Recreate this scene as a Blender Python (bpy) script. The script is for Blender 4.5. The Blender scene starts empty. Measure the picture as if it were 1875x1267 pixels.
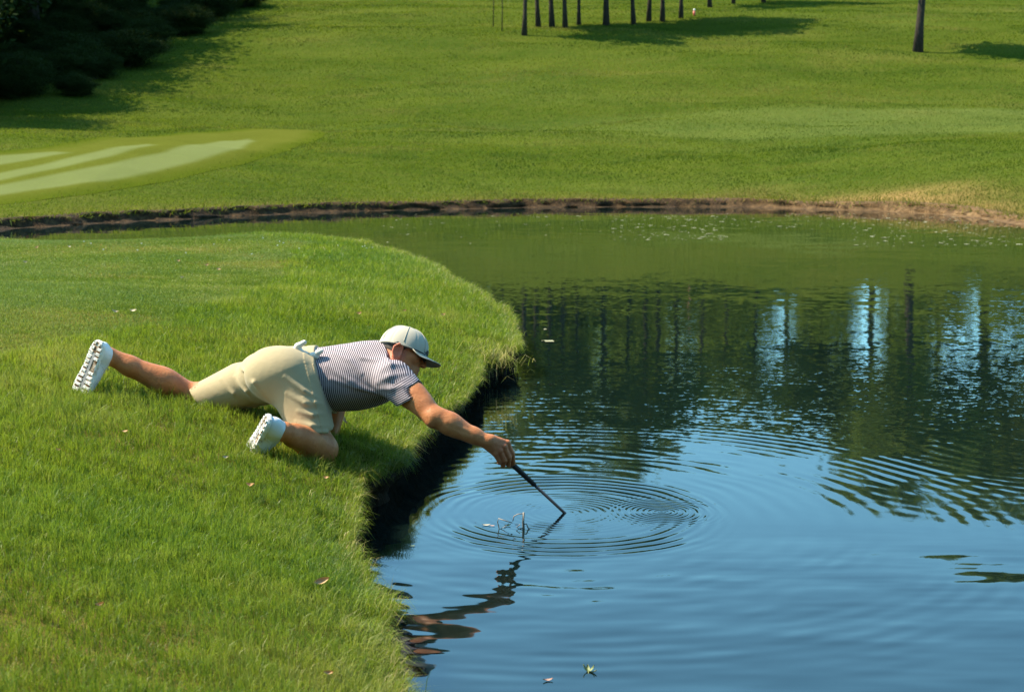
import bpy, math, random
import numpy as np
from mathutils import Vector

SC = bpy.context.scene
COL = SC.collection
rng = np.random.default_rng(11)
random.seed(11)

# ------------------------------------------------------------------ camera, light, exposure
FPX, CX, CY, CAM_H, HORIZON = 2760.0, 937.5, 633.5, 1.707, 240.0      # photo pixels of the 1875 wide frame
PITCH = math.atan((CY - HORIZON) / FPX)
SP_, CP_ = math.sin(PITCH), math.cos(PITCH)

cam_data = bpy.data.cameras.new('camera')
cam = bpy.data.objects.new('camera', cam_data)
COL.objects.link(cam)
cam.location = (0, 0, CAM_H)
cam.rotation_euler = (math.pi / 2 - PITCH, 0, 0)
cam_data.sensor_width = 36.0
cam_data.lens = FPX * 36.0 / 1875.0
cam_data.clip_start = 0.05
cam_data.clip_end = 2000
cam_data.dof.use_dof = True
cam_data.dof.focus_distance = 6.85
cam_data.dof.aperture_fstop = 6.3
SC.camera = cam

SUN = Vector((-0.62, 0.10, 0.77)).normalized()
sun_data = bpy.data.lights.new('sun', 'SUN')
sun_data.energy = 4.3
sun_data.angle = math.radians(0.53)
sun_data.color = (1.0, 0.88, 0.66)
sun = bpy.data.objects.new('sun', sun_data)
COL.objects.link(sun)
sun.rotation_euler = SUN.to_track_quat('Z', 'Y').to_euler()
sun.location = (-20, 0, 30)

world = bpy.data.worlds.new('World')
SC.world = world
world.use_nodes = True
wn = world.node_tree
wn.nodes.clear()
sky = wn.nodes.new('ShaderNodeTexSky')
sky.sky_type = 'NISHITA'
sky.sun_disc = False
sky.sun_elevation = math.asin(SUN.z)
sky.sun_rotation = math.atan2(SUN.x, SUN.y)
sky.air_density = 1.0
sky.dust_density = 1.1
sky.ozone_density = 3.0
bg = wn.nodes.new('ShaderNodeBackground')
bg.inputs['Strength'].default_value = 0.15
wo = wn.nodes.new('ShaderNodeOutputWorld')
grade = wn.nodes.new('ShaderNodeMix'); grade.data_type = 'RGBA'; grade.blend_type = 'MULTIPLY'
grade.inputs[0].default_value = 1.0
grade.inputs[7].default_value = (0.62, 1.0, 0.95, 1)          # clear teal-blue sky of the photograph
wn.links.new(sky.outputs[0], grade.inputs[6])
wn.links.new(grade.outputs[2], bg.inputs[0])
wn.links.new(bg.outputs[0], wo.inputs[0])

SC.view_settings.view_transform = 'Standard'
SC.view_settings.look = 'None'
SC.view_settings.exposure = 1.36
SC.view_settings.gamma = 1.0
SC.view_settings.use_curve_mapping = False
SC.render.engine = 'CYCLES'
SC.cycles.max_bounces = 6
SC.cycles.transparent_max_bounces = 8
SC.cycles.use_denoising = True
SC.cycles.denoising_prefilter = 'ACCURATE'
SC.cycles.sample_clamp_indirect = 8.0
SC.cycles.caustics_reflective = False
SC.cycles.caustics_refractive = False

# ------------------------------------------------------------------ pixel <-> place
def raydir(u, v):
    u = np.asarray(u, float); v = np.asarray(v, float)
    a = (u - CX) / FPX; b = (CY - v) / FPX
    return a, CP_ + b * SP_, -SP_ + b * CP_

def P(u, v, d):
    dx, dy, dz = raydir(u, v)
    t = d / dy
    return np.array([dx * t, d, CAM_H + dz * t])

def on_level(u, v, z):
    dx, dy, dz = raydir(u, v)
    t = (z - CAM_H) / dz
    return np.stack([dx * t, dy * t], -1)

def to_px(x, y, z):
    f = y * CP_ - (z - CAM_H) * SP_
    up = y * SP_ + (z - CAM_H) * CP_
    return CX + x / f * FPX, CY - up / f * FPX

# ------------------------------------------------------------------ objects
ORG = {}
def tag(o, label=None, cat=None, group=None, kind=None):
    if label: o['label'] = label
    if cat: o['category'] = cat
    if group: o['group'] = group
    if kind: o['kind'] = kind
    return o

def empty(name, loc):
    o = bpy.data.objects.new(name, None)
    o.empty_display_size = 0.1
    o.location = tuple(float(c) for c in loc)
    COL.objects.link(o)
    ORG[o.name] = np.array(loc, float)
    return o

def mesh_data(name, V, F, smooth=True):
    """F: (n,3) or (n,4) array, or a list of mixed faces"""
    me = bpy.data.meshes.new(name)
    V = np.asarray(V, np.float32)
    if isinstance(F, np.ndarray):
        k = F.shape[1]
        me.vertices.add(len(V)); me.vertices.foreach_set('co', V.ravel())
        me.loops.add(F.size); me.loops.foreach_set('vertex_index', F.astype(np.int32).ravel())
        me.polygons.add(len(F))
        me.polygons.foreach_set('loop_start', np.arange(0, F.size, k, dtype=np.int32))
        me.polygons.foreach_set('loop_total', np.full(len(F), k, np.int32))
        me.update(calc_edges=True)
    else:
        me.from_pydata([tuple(map(float, v)) for v in V], [], [tuple(int(i) for i in f) for f in F])
        me.update()
    if smooth and len(me.polygons):
        me.polygons.foreach_set('use_smooth', np.ones(len(me.polygons), bool))
    return me

def mk(name, V, F, mat, parent=None, smooth=True):
    V = np.asarray(V, float)
    org = ORG.get(parent.name, np.zeros(3)) if parent else np.zeros(3)
    me = mesh_data(name, V - org, F, smooth)
    if mat: me.materials.append(mat)
    o = bpy.data.objects.new(name, me)
    COL.objects.link(o)
    if parent: o.parent = parent
    ORG[o.name] = org
    return o

def mk_at(name, V, F, mat, loc, smooth=True):
    """top-level mesh with its origin at loc; V in world space"""
    loc = np.asarray(loc, float)
    me = mesh_data(name, np.asarray(V, float) - loc, F, smooth)
    if mat: me.materials.append(mat)
    o = bpy.data.objects.new(name, me)
    o.location = tuple(float(c) for c in loc)
    COL.objects.link(o)
    ORG[o.name] = loc
    return o

def add_attr(o, name, vals):
    vals = np.asarray(vals, np.float32)
    if vals.ndim == 1:
        a = o.data.attributes.new(name, 'FLOAT', 'POINT'); a.data.foreach_set('value', vals)
    else:
        if vals.shape[1] == 3: vals = np.concatenate([vals, np.ones((len(vals), 1), np.float32)], 1)
        a = o.data.attributes.new(name, 'FLOAT_COLOR', 'POINT'); a.data.foreach_set('color', vals.ravel())

# ------------------------------------------------------------------ little mesh kit
class MB:
    def __init__(s): s.V = []; s.F = []; s.n = 0
    def add(s, V, F):
        V = np.asarray(V, float)
        s.V.append(V); s.F += [tuple(int(i) + s.n for i in f) for f in F]; s.n += len(V)
    def tube(s, pts, rad, seg=8, cap=True):
        pts = np.asarray(pts, float); n = len(pts)
        rad = np.broadcast_to(np.asarray(rad, float), (n,))
        tan = np.gradient(pts, axis=0); tan /= np.linalg.norm(tan, axis=1)[:, None] + 1e-12
        ref = np.array([0.13, 0.31, 0.94]); 
        if abs(tan[0] @ ref) > .9: ref = np.array([1., .2, 0])
        V = []
        for i in range(n):
            a = np.cross(tan[i], ref); a /= np.linalg.norm(a); b = np.cross(tan[i], a)
            th = np.arange(seg) * 2 * math.pi / seg
            V.append(pts[i] + rad[i] * (np.cos(th)[:, None] * a + np.sin(th)[:, None] * b))
        F = [(i * seg + j, i * seg + (j + 1) % seg, (i + 1) * seg + (j + 1) % seg, (i + 1) * seg + j) for i in range(n - 1) for j in range(seg)]
        if cap: F += [tuple(range(seg))[::-1], tuple((n - 1) * seg + j for j in range(seg))]
        s.add(np.concatenate(V), F)
    def box(s, c, ax, half):
        c = np.asarray(c, float); ax = np.asarray(ax, float)
        V = [c + sum(sg[i] * half[i] * ax[i] for i in range(3)) for sg in [(-1, -1, -1), (1, -1, -1), (1, 1, -1), (-1, 1, -1), (-1, -1, 1), (1, -1, 1), (1, 1, 1), (-1, 1, 1)]]
        s.add(V, [(0, 3, 2, 1), (4, 5, 6, 7), (0, 1, 5, 4), (1, 2, 6, 5), (2, 3, 7, 6), (3, 0, 4, 7)])
    def grid(s, G):
        G = np.asarray(G, float); a, b = G.shape[:2]
        s.add(G.reshape(-1, 3), [(i * b + j, i * b + j + 1, (i + 1) * b + j + 1, (i + 1) * b + j) for i in range(a - 1) for j in range(b - 1)])
    def build(s, name, mat, parent=None, smooth=True):
        return mk(name, np.concatenate(s.V), s.F, mat, parent, smooth)
    def build_at(s, name, mat, loc, smooth=True):
        return mk_at(name, np.concatenate(s.V), s.F, mat, loc, smooth)

# ------------------------------------------------------------------ 2D value noise
_LAT = rng.random((512, 512))
def vnoise(x, y, seed=0):
    x = np.asarray(x, float) + 37.7 * seed; y = np.asarray(y, float) + 91.3 * seed
    xi = np.floor(x).astype(int); yi = np.floor(y).astype(int)
    fx = x - xi; fy = y - yi
    fx = fx * fx * (3 - 2 * fx); fy = fy * fy * (3 - 2 * fy)
    g = lambda i, j: _LAT[i % 512, j % 512]
    return (g(xi, yi) * (1 - fx) + g(xi + 1, yi) * fx) * (1 - fy) + (g(xi, yi + 1) * (1 - fx) + g(xi + 1, yi + 1) * fx) * fy
def fbm(x, y, oct=3, seed=0):
    t = 0; a = .5; n = 0
    for i in range(oct):
        t = t + a * vnoise(x * 2 ** i, y * 2 ** i, seed + i); n += a; a *= .5
    return t / n

def sstep(a, b, x):
    t = np.clip((x - a) / (b - a), 0, 1)
    return t * t * (3 - 2 * t)

def poly_sd(x, y, poly):
    """signed distance, positive inside"""
    x = np.asarray(x, float); y = np.asarray(y, float)
    sh = x.shape; x = x.ravel(); y = y.ravel()
    out = np.empty(len(x))
    A = np.asarray(poly, float); B = np.roll(A, -1, 0)
    for c in range(0, len(x), 20000):
        px = x[c:c + 20000, None]; py = y[c:c + 20000, None]
        ex = B[:, 0] - A[:, 0]; ey = B[:, 1] - A[:, 1]
        wx = px - A[:, 0]; wy = py - A[:, 1]
        t = np.clip((wx * ex + wy * ey) / (ex * ex + ey * ey + 1e-12), 0, 1)
        d2 = (wx - ex * t) ** 2 + (wy - ey * t) ** 2
        cross = ((A[:, 1] > py) != (B[:, 1] > py)) & (px < ex * (py - A[:, 1]) / np.where(ey == 0, 1e-12, ey) + A[:, 0])
        ins = (cross.sum(1) % 2) == 1
        d = np.sqrt(d2.min(1))
        out[c:c + 20000] = np.where(ins, d, -d)
    return out.reshape(sh)

from mathutils import kdtree
class FastSD:
    """signed distance to a finely sampled closed outline, positive inside"""
    def __init__(s, poly, step):
        A = np.asarray(poly, float); Q = []
        for a, b in zip(A, np.roll(A, -1, 0)):
            n = max(1, int(np.linalg.norm(b - a) / step))
            Q.append(a + (b - a) * (np.arange(n) / n)[:, None])
        s.Q = Q = np.concatenate(Q)
        s.kd = kdtree.KDTree(len(Q))
        for i, (x, y) in enumerate(Q): s.kd.insert((x, y, 0), i)
        s.kd.balance()
        s.nxt = np.roll(Q, -1, 0); s.prv = np.roll(Q, 1, 0)
        area = (Q[:, 0] * s.nxt[:, 1] - Q[:, 1] * s.nxt[:, 0]).sum()
        s.sg = 1.0 if area > 0 else -1.0
        s.g = None
    def exact(s, x, y):
        x = np.asarray(x, float); sh = x.shape; x = x.ravel(); y = np.asarray(y, float).ravel()
        f = s.kd.find
        i = np.fromiter((f((a, b, 0))[1] for a, b in zip(x.tolist(), y.tolist())), int, len(x))
        p = np.stack([x, y], 1); best = np.full(len(x), 1e9); sgn = np.zeros(len(x))
        for a, b in ((s.prv[i], s.Q[i]), (s.Q[i], s.nxt[i])):
            e = b - a; w = p - a
            t = np.clip((w * e).sum(1) / ((e * e).sum(1) + 1e-12), 0, 1)
            d = np.linalg.norm(w - e * t[:, None], axis=1)
            best = np.minimum(best, d)
            sgn += (e[:, 0] * w[:, 1] - e[:, 1] * w[:, 0]) / (np.linalg.norm(e, axis=1) + 1e-9)
        return (best * np.where(sgn * s.sg >= 0, 1, -1)).reshape(sh)
    def grid(s, x0, x1, y0, y1, h):
        gx = np.arange(x0, x1 + h, h); gy = np.arange(y0, y1 + h, h)
        X, Y = np.meshgrid(gx, gy, indexing='ij')
        s.g = s.exact(X, Y); s.b = (x0, gx[-1], y0, gy[-1], h)
        return s
    def __call__(s, x, y):
        x = np.asarray(x, float); y = np.asarray(y, float)
        x, y = np.broadcast_arrays(x, y)
        if s.g is None: return s.exact(x, y)
        x0, x1, y0, y1, h = s.b
        ins = (x >= x0) & (x < x1 - h) & (y >= y0) & (y < y1 - h)
        out = np.empty(x.shape)
        if not ins.all(): out[~ins] = s.exact(x[~ins], y[~ins])
        fx = (x[ins] - x0) / h; fy = (y[ins] - y0) / h
        i = fx.astype(int); j = fy.astype(int); fx -= i; fy -= j
        g = s.g
        out[ins] = (g[i, j] * (1 - fx) + g[i + 1, j] * fx) * (1 - fy) + (g[i, j + 1] * (1 - fx) + g[i + 1, j + 1] * fx) * fy
        return out

def resample(pts, step):
    pts = np.asarray(pts, float)
    L = np.r_[0, np.cumsum(np.linalg.norm(np.diff(pts, axis=0), axis=1))]
    s = np.arange(0, L[-1], step)
    # Catmull-like smoothing through dense linear interpolation + box filter
    q = np.stack([np.interp(s, L, pts[:, k]) for k in range(pts.shape[1])], 1)
    return q

def smooth_line(q, n):
    for _ in range(n):
        q[1:-1] = .25 * q[:-2] + .5 * q[1:-1] + .25 * q[2:]
    return q

# ------------------------------------------------------------------ material kit
class NT:
    def __init__(s, name):
        s.m = bpy.data.materials.new(name); s.m.use_nodes = True
        s.t = s.m.node_tree; s.t.nodes.clear()
        s.out = s.n('ShaderNodeOutputMaterial')
    def n(s, typ, **kw):
        nd = s.t.nodes.new(typ)
        for k, v in kw.items(): setattr(nd, k, v)
        return nd
    def l(s, a, b):
        if isinstance(a, (int, float)): b.default_value = a
        elif isinstance(a, (tuple, list)):
            b.default_value = tuple(a) + ((1,) if len(a) == 3 and len(b.default_value) == 4 else ())
        else: s.t.links.new(a, b)
    def math(s, op, a, b=0.0, c=None):
        nd = s.n('ShaderNodeMath', operation=op)
        s.l(a, nd.inputs[0]); s.l(b, nd.inputs[1])
        if c is not None: s.l(c, nd.inputs[2])
        return nd.outputs[0]
    def vmath(s, op, a, b=(0, 0, 0)):
        nd = s.n('ShaderNodeVectorMath', operation=op)
        s.l(a, nd.inputs[0])
        if op == 'SCALE': s.l(b, nd.inputs['Scale'])
        else: s.l(b, nd.inputs[1])
        return nd.outputs['Value'] if op in ('LENGTH', 'DOT_PRODUCT', 'DISTANCE') else nd.outputs[0]
    def noise(s, vec, scale, detail=2.0, rough=.5, out=0, dist=0.0):
        nd = s.n('ShaderNodeTexNoise')
        if vec is not None: s.l(vec, nd.inputs['Vector'])
        nd.inputs['Scale'].default_value = scale; nd.inputs['Detail'].default_value = detail
        nd.inputs['Roughness'].default_value = rough; nd.inputs['Distortion'].default_value = dist
        return nd.outputs[out]
    def ramp(s, f, stops, interp='LINEAR'):
        nd = s.n('ShaderNodeValToRGB'); cr = nd.color_ramp; cr.interpolation = interp
        while len(cr.elements) < len(stops): cr.elements.new(.5)
        for e, (p, c) in zip(cr.elements, stops):
            e.position = p; e.color = tuple(c) + (1,) if len(c) == 3 else c
        s.l(f, nd.inputs[0]); return nd.outputs[0]
    def mix(s, f, a, b, mode='MIX'):
        nd = s.n('ShaderNodeMix', data_type='RGBA', blend_type=mode)
        s.l(f, nd.inputs[0]); s.l(a, nd.inputs[6]); s.l(b, nd.inputs[7]); return nd.outputs[2]
    def attr(s, name, out='Fac'):
        nd = s.n('ShaderNodeAttribute', attribute_name=name); return nd.outputs[out]
    def pos(s): return s.n('ShaderNodeNewGeometry').outputs['Position']
    def obj(s): return s.n('ShaderNodeTexCoord').outputs['Object']
    def mapping(s, vec, scale=(1, 1, 1), rot=(0, 0, 0)):
        nd = s.n('ShaderNodeMapping'); s.l(vec, nd.inputs[0]); nd.inputs['Scale'].default_value = scale; nd.inputs['Rotation'].default_value = rot
        return nd.outputs[0]
    def bump(s, h, dist=.01, strength=1.0):
        nd = s.n('ShaderNodeBump'); nd.inputs['Strength'].default_value = strength; nd.inputs['Distance'].default_value = dist
        s.l(h, nd.inputs['Height']); return nd.outputs[0]
    def bsdf(s, col, rough=.6, normal=None, spec=.5, metal=0.0, **kw):
        nd = s.n('ShaderNodeBsdfPrincipled')
        s.l(col, nd.inputs['Base Color']); s.l(rough, nd.inputs['Roughness'])
        nd.inputs['Specular IOR Level'].default_value = spec; nd.inputs['Metallic'].default_value = metal
        if normal is not None: s.l(normal, nd.inputs['Normal'])
        for k, v in kw.items(): nd.inputs[k].default_value = v
        return nd.outputs[0]
    def done(s, sh): s.l(sh, s.out.inputs[0]); return s.m

# ================================================================== THE GROUND
LIP = 0.20
edge_px = [(748, 1267), (727, 1190), (700, 1105), (676, 1040), (645, 1000), (632, 955), (635, 905), (650, 872), (692, 858), (728, 842), (756, 800), (788, 768),
           (852, 722), (874, 690), (884, 655), (910, 640), (942, 640), (946, 606), (934, 580), (900, 553), (850, 522), (800, 492), (755, 470), (710, 455),
           (670, 446), (640, 440), (560, 433), (470, 434), (360, 438), (250, 442), (140, 445), (60, 444), (0, 439)]
ep = np.array([on_level(u, v, LIP) for u, v in edge_px])
lead = np.array([(14, -2.0), (8, 0.3), (3.5, .75), (1.5, 1.25), (.55, 2.0), (.02, 2.95)])
tail = np.array([(-11, 18.6), (-16, 17.0), (-30, 16.0), (-60, 15.0)])
edge = resample(np.concatenate([lead, ep, tail]), .035)
edge = smooth_line(edge, 12)
_t = np.gradient(edge, axis=0); _t /= np.linalg.norm(_t, axis=1)[:, None]
_nrm = np.stack([_t[:, 1], -_t[:, 0]], 1)                   # points to the water (right of travel)
_k = np.arange(len(edge)) * .035
edge = edge + _nrm * ((fbm(_k * 1.6, _k * 0 + 3, 3, 2) - .5) * .16 + (fbm(_k * 9, _k * 0 + 8, 2, 4) - .5) * .05)[:, None]
land_poly = np.concatenate([edge, [(-60, -30), (14, -30)]])

lawn_sd = FastSD(land_poly, .5).grid(-9.5, 1.0, 2.0, 23, .03)
def lawn_z(x, y, s):
    s = np.maximum(s, 0)
    A = .56 - .36 * sstep(8, 15, y)
    z = LIP + A * (1 - np.exp(-s / 1.6)) + .015 * (fbm(x * 1.1, y * 1.1, 2, 5) - .5) * np.minimum(s * 3, 1)
    z += .05 * (fbm(x * .35, y * .35, 2, 9) - .5) * sstep(.5, 3, s)
    return z - .03 * np.exp(-s / .06)

# far land ---------------------------------------------------------------
shore_px = [(-330, 458), (-150, 435), (0, 420), (120, 414), (250, 406), (380, 399), (500, 393), (620, 388), (750, 385), (880, 382), (1000, 380), (1130, 379), (1250, 379), (1370, 379),
            (1450, 381), (1560, 385), (1650, 388), (1760, 396), (1830, 404), (1875, 411), (1940, 424), (2020, 446)]
sp = np.array([on_level(u, v, 0.0) for u, v in shore_px])
sp = np.concatenate([[(-60, 19.5), (-30, 20)], sp, [(11.5, 19), (13, 13), (15, 6), (18, 0), (19, -30)]])
shore = smooth_line(resample(sp, .12), 25)
_k = np.arange(len(shore)) * .12
_t = np.gradient(shore, axis=0); _t /= np.linalg.norm(_t, axis=1)[:, None]
_nl = np.stack([-_t[:, 1], _t[:, 0]], 1)                    # points to the land (left of travel)
shore = shore + _nl * ((fbm(_k * .5, _k * 0 + 1, 3, 12) - .5) * .5 + (fbm(_k * 2.7, _k * 0 + 1, 2, 15) - .5) * .22)[:, None]
far_poly = np.concatenate([shore, [(170, -30), (170, 290), (-170, 290), (-170, 19.5)]])
_sx = np.array([-60, -20, -8.9, -7, -5, -2.3, .8, 4, 6.6, 9, 12, 20, 60]); _sy = np.array([20, 23, 26.6, 28.7, 31, 32.8, 33.9, 34.2, 33.8, 30.5, 27, 25, 24])
_pt = np.array([-30, 0, 3, 7, 12, 17, 22, 27, 32, 37, 45.5, 55, 67, 95, 122, 140, 260]); _pz = np.array([.085, .10, .38, .82, 1.38, 1.78, 2.2, 2.95, 3.9, 4.95, 6.7, 8.1, 9.7, 12.9, 15.6, 15.9, 9])
_dense = np.arange(-30, 260, .5); _dz = np.interp(_dense, _pt, _pz)
for _ in range(12): _dz[1:-1] = .25 * _dz[:-2] + .5 * _dz[1:-1] + .25 * _dz[2:]
def hill_z(x, y, s=None):
    x = np.asarray(x, float); y = np.asarray(y, float)
    w = sstep(30, 62, y)
    ys = np.interp(x, _sx, _sy) * (1 - w) + 32.5 * w
    z = np.interp(y - ys, _dense, _dz)
    z = z + (fbm(x * .11, y * .13, 3, 20) - .5) * .8 * sstep(2, 14, y - ys) + (fbm(x * .6, y * .45, 2, 21) - .5) * .10 * sstep(0, 4, y - ys)
    return z
def on_hill(u, v):
    ds = np.arange(24, 220, .1)
    q = P(u, v, ds)
    g = hill_z(q[0], ds)
    i = np.argmax(q[2] < g)
    return np.array([q[0][i], ds[i], g[i]])
def on_lawn(u, v):
    ds = np.arange(2.5, 24, .02)
    q = P(u, v, ds)
    s = lawn_sd(q[0], ds); g = lawn_z(q[0], ds, s)
    ok = (q[2] < g) & (s > 0)
    i = np.argmax(ok)
    return np.array([q[0][i], ds[i], g[i]])

# ------------------------------------------------------------------ ground materials
def grass_ground(name, c1, c2, c3, sc=1.0, far=False):
    t = NT(name); p = t.pos()
    a = t.noise(t.mapping(p, (1 * sc, 2.2 * sc, .4)), .45, 5, .6)
    b = t.noise(t.mapping(p, (1, 1, .3)), 9 * sc, 4, .65)
    col = t.mix(t.ramp(a, [(.36, (0, 0, 0)), (.64, (1, 1, 1))]), c1, c2)
    col = t.mix(t.math('MULTIPLY', t.ramp(b, [(.45, (0, 0, 0)), (.7, (1, 1, 1))]), .5), col, c3)
    dry = t.attr('dry')
    col = t.mix(dry, col, (.25, .155, .060))
    pale = t.attr('pale')
    col = t.mix(t.math('MULTIPLY', pale, .5), col, (.125, .150, .045))
    h = t.noise(t.mapping(p, (1, 1, .3)), 14 * sc, 4, .7)
    return t.done(t.bsdf(col, .8, t.bump(h, .12 if far else .02, .9), .0))

M_LAWN = grass_ground('lawn_ground', (.035, .058, .004), (.050, .078, .005), (.07, .075, .015), 2.0)
M_HILL = grass_ground('hill_ground', (.036, .060, .007), (.064, .084, .011), (.084, .088, .018), .35, True)

t = NT('soil'); p = t.pos()
a = t.noise(p, 6, 6, .65); b = t.noise(t.mapping(p, (1, 1, .35)), 22, 4, .6)
soil_col = t.ramp(a, [(.3, (.018, .010, .005)), (.52, (.050, .026, .010)), (.75, (.15, .082, .032))])
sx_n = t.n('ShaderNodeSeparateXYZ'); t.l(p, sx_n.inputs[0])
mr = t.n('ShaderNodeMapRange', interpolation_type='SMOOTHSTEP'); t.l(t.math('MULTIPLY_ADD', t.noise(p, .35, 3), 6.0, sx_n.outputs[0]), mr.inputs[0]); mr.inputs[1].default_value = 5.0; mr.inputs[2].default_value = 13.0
soil_col = t.mix(mr.outputs[0], soil_col, t.ramp(a, [(.3, (.06, .033, .015)), (.52, (.15, .085, .038)), (.75, (.26, .16, .075))]))  # right end tan, left dark: drier soil plus sun and shade put into colour
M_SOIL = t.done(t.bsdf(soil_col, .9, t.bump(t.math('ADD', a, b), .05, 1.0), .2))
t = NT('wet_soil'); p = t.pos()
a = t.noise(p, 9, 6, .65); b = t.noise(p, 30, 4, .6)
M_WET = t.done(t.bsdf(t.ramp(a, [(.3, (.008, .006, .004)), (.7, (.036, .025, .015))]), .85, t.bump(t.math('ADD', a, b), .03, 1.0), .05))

def clipped_grid(xs, ys, sd, zf, s0):
    X, Y = np.meshgrid(xs, ys, indexing='ij')
    S = sd(X, Y) - s0
    dx = np.gradient(X, axis=0); dy = np.gradient(Y, axis=1)
    cell = np.maximum(dx, dy) * 1.05
    ins = S >= 0
    quad = ins[:-1, :-1] | ins[1:, :-1] | ins[1:, 1:] | ins[:-1, 1:]
    near = np.abs(S) < 2.2 * cell
    need = np.zeros_like(ins); need[:-1, :-1] |= quad; need[1:, :-1] |= quad; need[1:, 1:] |= quad; need[:-1, 1:] |= quad
    mv = need & ~ins
    for _ in range(3):
        x = X[mv]; y = Y[mv]; e = .01
        s = sd(x, y) - s0
        gx = (sd(x + e, y) - sd(x - e, y)) / (2 * e); gy = (sd(x, y + e) - sd(x, y - e)) / (2 * e)
        n = np.sqrt(gx * gx + gy * gy) + 1e-9
        X[mv] = x - gx / n * s; Y[mv] = y - gy / n * s
    S2 = np.where(ins, S, 0) + s0
    Z = zf(X, Y, S2)
    idx = -np.ones(X.shape, int); idx[need] = np.arange(need.sum())
    q = np.argwhere(quad); i, j = q[:, 0], q[:, 1]
    F = np.stack([idx[i, j], idx[i + 1, j], idx[i + 1, j + 1], idx[i, j + 1]], 1)
    return np.stack([X[need], Y[need], Z[need]], 1), F, S2[need]

# lawn on the near bank
xs = np.r_[np.arange(-60, -12, 2.0), np.arange(-12, -4, .25), np.arange(-4, .8, .06), np.arange(.8, 15, .5)]
ys = np.r_[np.arange(-30, 0, 2.0), np.arange(0, 2.6, .2), np.arange(2.6, 14, .06), np.arange(14, 23, .12)]
V, F, S = clipped_grid(xs, ys, lawn_sd, lawn_z, 0.0)
lawn = mk('lawn', V, F, M_LAWN)
tag(lawn, 'near grass bank rising from the pond where the man kneels', kind='structure')
add_attr(lawn, 'dry', np.clip((fbm(V[:, 0] * .8, V[:, 1] * .8, 3, 30) - .55) * 2, 0, .5))
add_attr(lawn, 'pale', np.zeros(len(V)))

# undercut wall of wet soil below the lip
vis = (edge[:, 1] > -1.5) & (edge[:, 0] > -14) & (edge[:, 0] < 13)
E = edge[vis]; N2 = np.stack([np.gradient(E, axis=0)[:, 1], -np.gradient(E, axis=0)[:, 0]], 1); N2 /= np.linalg.norm(N2, axis=1)[:, None]
for _ in range(8): N2[1:-1] = .25 * N2[:-2] + .5 * N2[1:-1] + .25 * N2[2:]
rows = []
kk = np.arange(len(E)) * .035
for off, z in [(-.03, LIP - .032), (.02, LIP - .040), (.015, LIP - .07), (-.03, .105), (-.07, .065), (-.085, .02), (-.07, -.03), (-.04, -.12)]:
    lump = (fbm(kk * 6, kk * 0 + z * 40, 3, 33) - .5) * .07
    zz = z + (fbm(kk * 5, kk * 0 + z * 30, 2, 34) - .5) * .03 * (0 < z < .12)
    rows.append(np.c_[E + N2 * (off + lump * (z < LIP - .045))[:, None], zz])
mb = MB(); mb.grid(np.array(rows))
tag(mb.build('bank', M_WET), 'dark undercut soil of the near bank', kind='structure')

# hillside
xs = np.r_[np.arange(-170, -60, 6.0), np.arange(-60, -24, 1.5), np.arange(-24, 24, .4), np.arange(24, 60, 1.5), np.arange(60, 171, 6.0)]
ys = np.r_[np.arange(-30, 14, 4), np.arange(14, 40, .3), np.arange(40, 70, .6), np.arange(70, 160, 1.5), np.arange(160, 291, 6.0)]
far_sd = FastSD(far_poly, 1.0).grid(-48, 48, 14, 128, .25)
V, F, S = clipped_grid(xs, ys, far_sd, lambda x, y, s: hill_z(x, y) - .02 * np.exp(-(s - .3) / .1), .30)
hill = mk('hillside', V, F, M_HILL)
tag(hill, 'mown grass hillside across the pond', kind='structure')
def dryness(x, y, s):
    d = .75 * np.exp(-s / .8) * sstep(1, 8, x) * (fbm(x * .5, y * .5, 3, 40) * 2.2)
    d += .5 * np.exp(-s / .5)
    patch = np.exp(-(((x - 8.9) / 1.2) ** 2 + ((y - 33.0) / 1.0) ** 2)) * fbm(x * .9, y * .9, 3, 41) * 1.7
    d += patch + np.clip(fbm(x * .25, y * .5, 4, 42) - .60, 0, 1) * .5
    return np.clip(d, 0, .95)
def fairway(x, y):
    # a wide pale mown band on the bench of the slope
    c = 51.5 - .16 * x + 1.2 * np.sin(x * .15)
    hw = 2.2 + .16 * np.clip(x + 8, 0, 30)
    return sstep(1.15, .75, np.abs(y - c) / hw) * sstep(-12, 26, x)
add_attr(hill, 'dry', dryness(V[:, 0], V[:, 1], S))
add_attr(hill, 'pale', np.clip(fairway(V[:, 0], V[:, 1]) * .8 + .5 * np.clip(fbm(V[:, 0] * .1, V[:, 1] * .2, 3, 43) - .5, 0, 1), 0, 1))

# far bank: crumbling soil strip
vis = (shore[:, 1] > 5) & (shore[:, 0] > -32)
E = shore[vis]; g = np.gradient(E, axis=0); N2 = np.stack([-g[:, 1], g[:, 0]], 1); N2 /= np.linalg.norm(N2, axis=1)[:, None]
for _ in range(20): N2[1:-1] = .25 * N2[:-2] + .5 * N2[1:-1] + .25 * N2[2:]
kk = np.arange(len(E)) * .12
rows = []
for off, f in [(-.55, -.35), (-.25, -.12), (-.10, .0), (.02, .12), (.07, .38), (.10, .70), (.14, .93), (.32, 1.0), (.42, .98)]:
    o = off + (fbm(kk * 2.5, kk * 0 + f * 9, 3, 50) - .5) * .30 * (-.2 < f < .9)
    pt = E + N2 * o[:, None]
    top = hill_z(E[:, 0] + N2[:, 0] * .32, E[:, 1] + N2[:, 1] * .32) + .004
    z = np.where(f < 0, f * .5, f * top) + (fbm(kk * 3, kk * 0 + f * 5, 2, 51) - .5) * .06 * (0 < f < .95)
    rows.append(np.c_[pt, z])
mb = MB(); mb.grid(np.array(rows)[::-1])
tag(mb.build('far_bank', M_SOIL), 'bare brown soil edge of the far shore', kind='structure')

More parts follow.
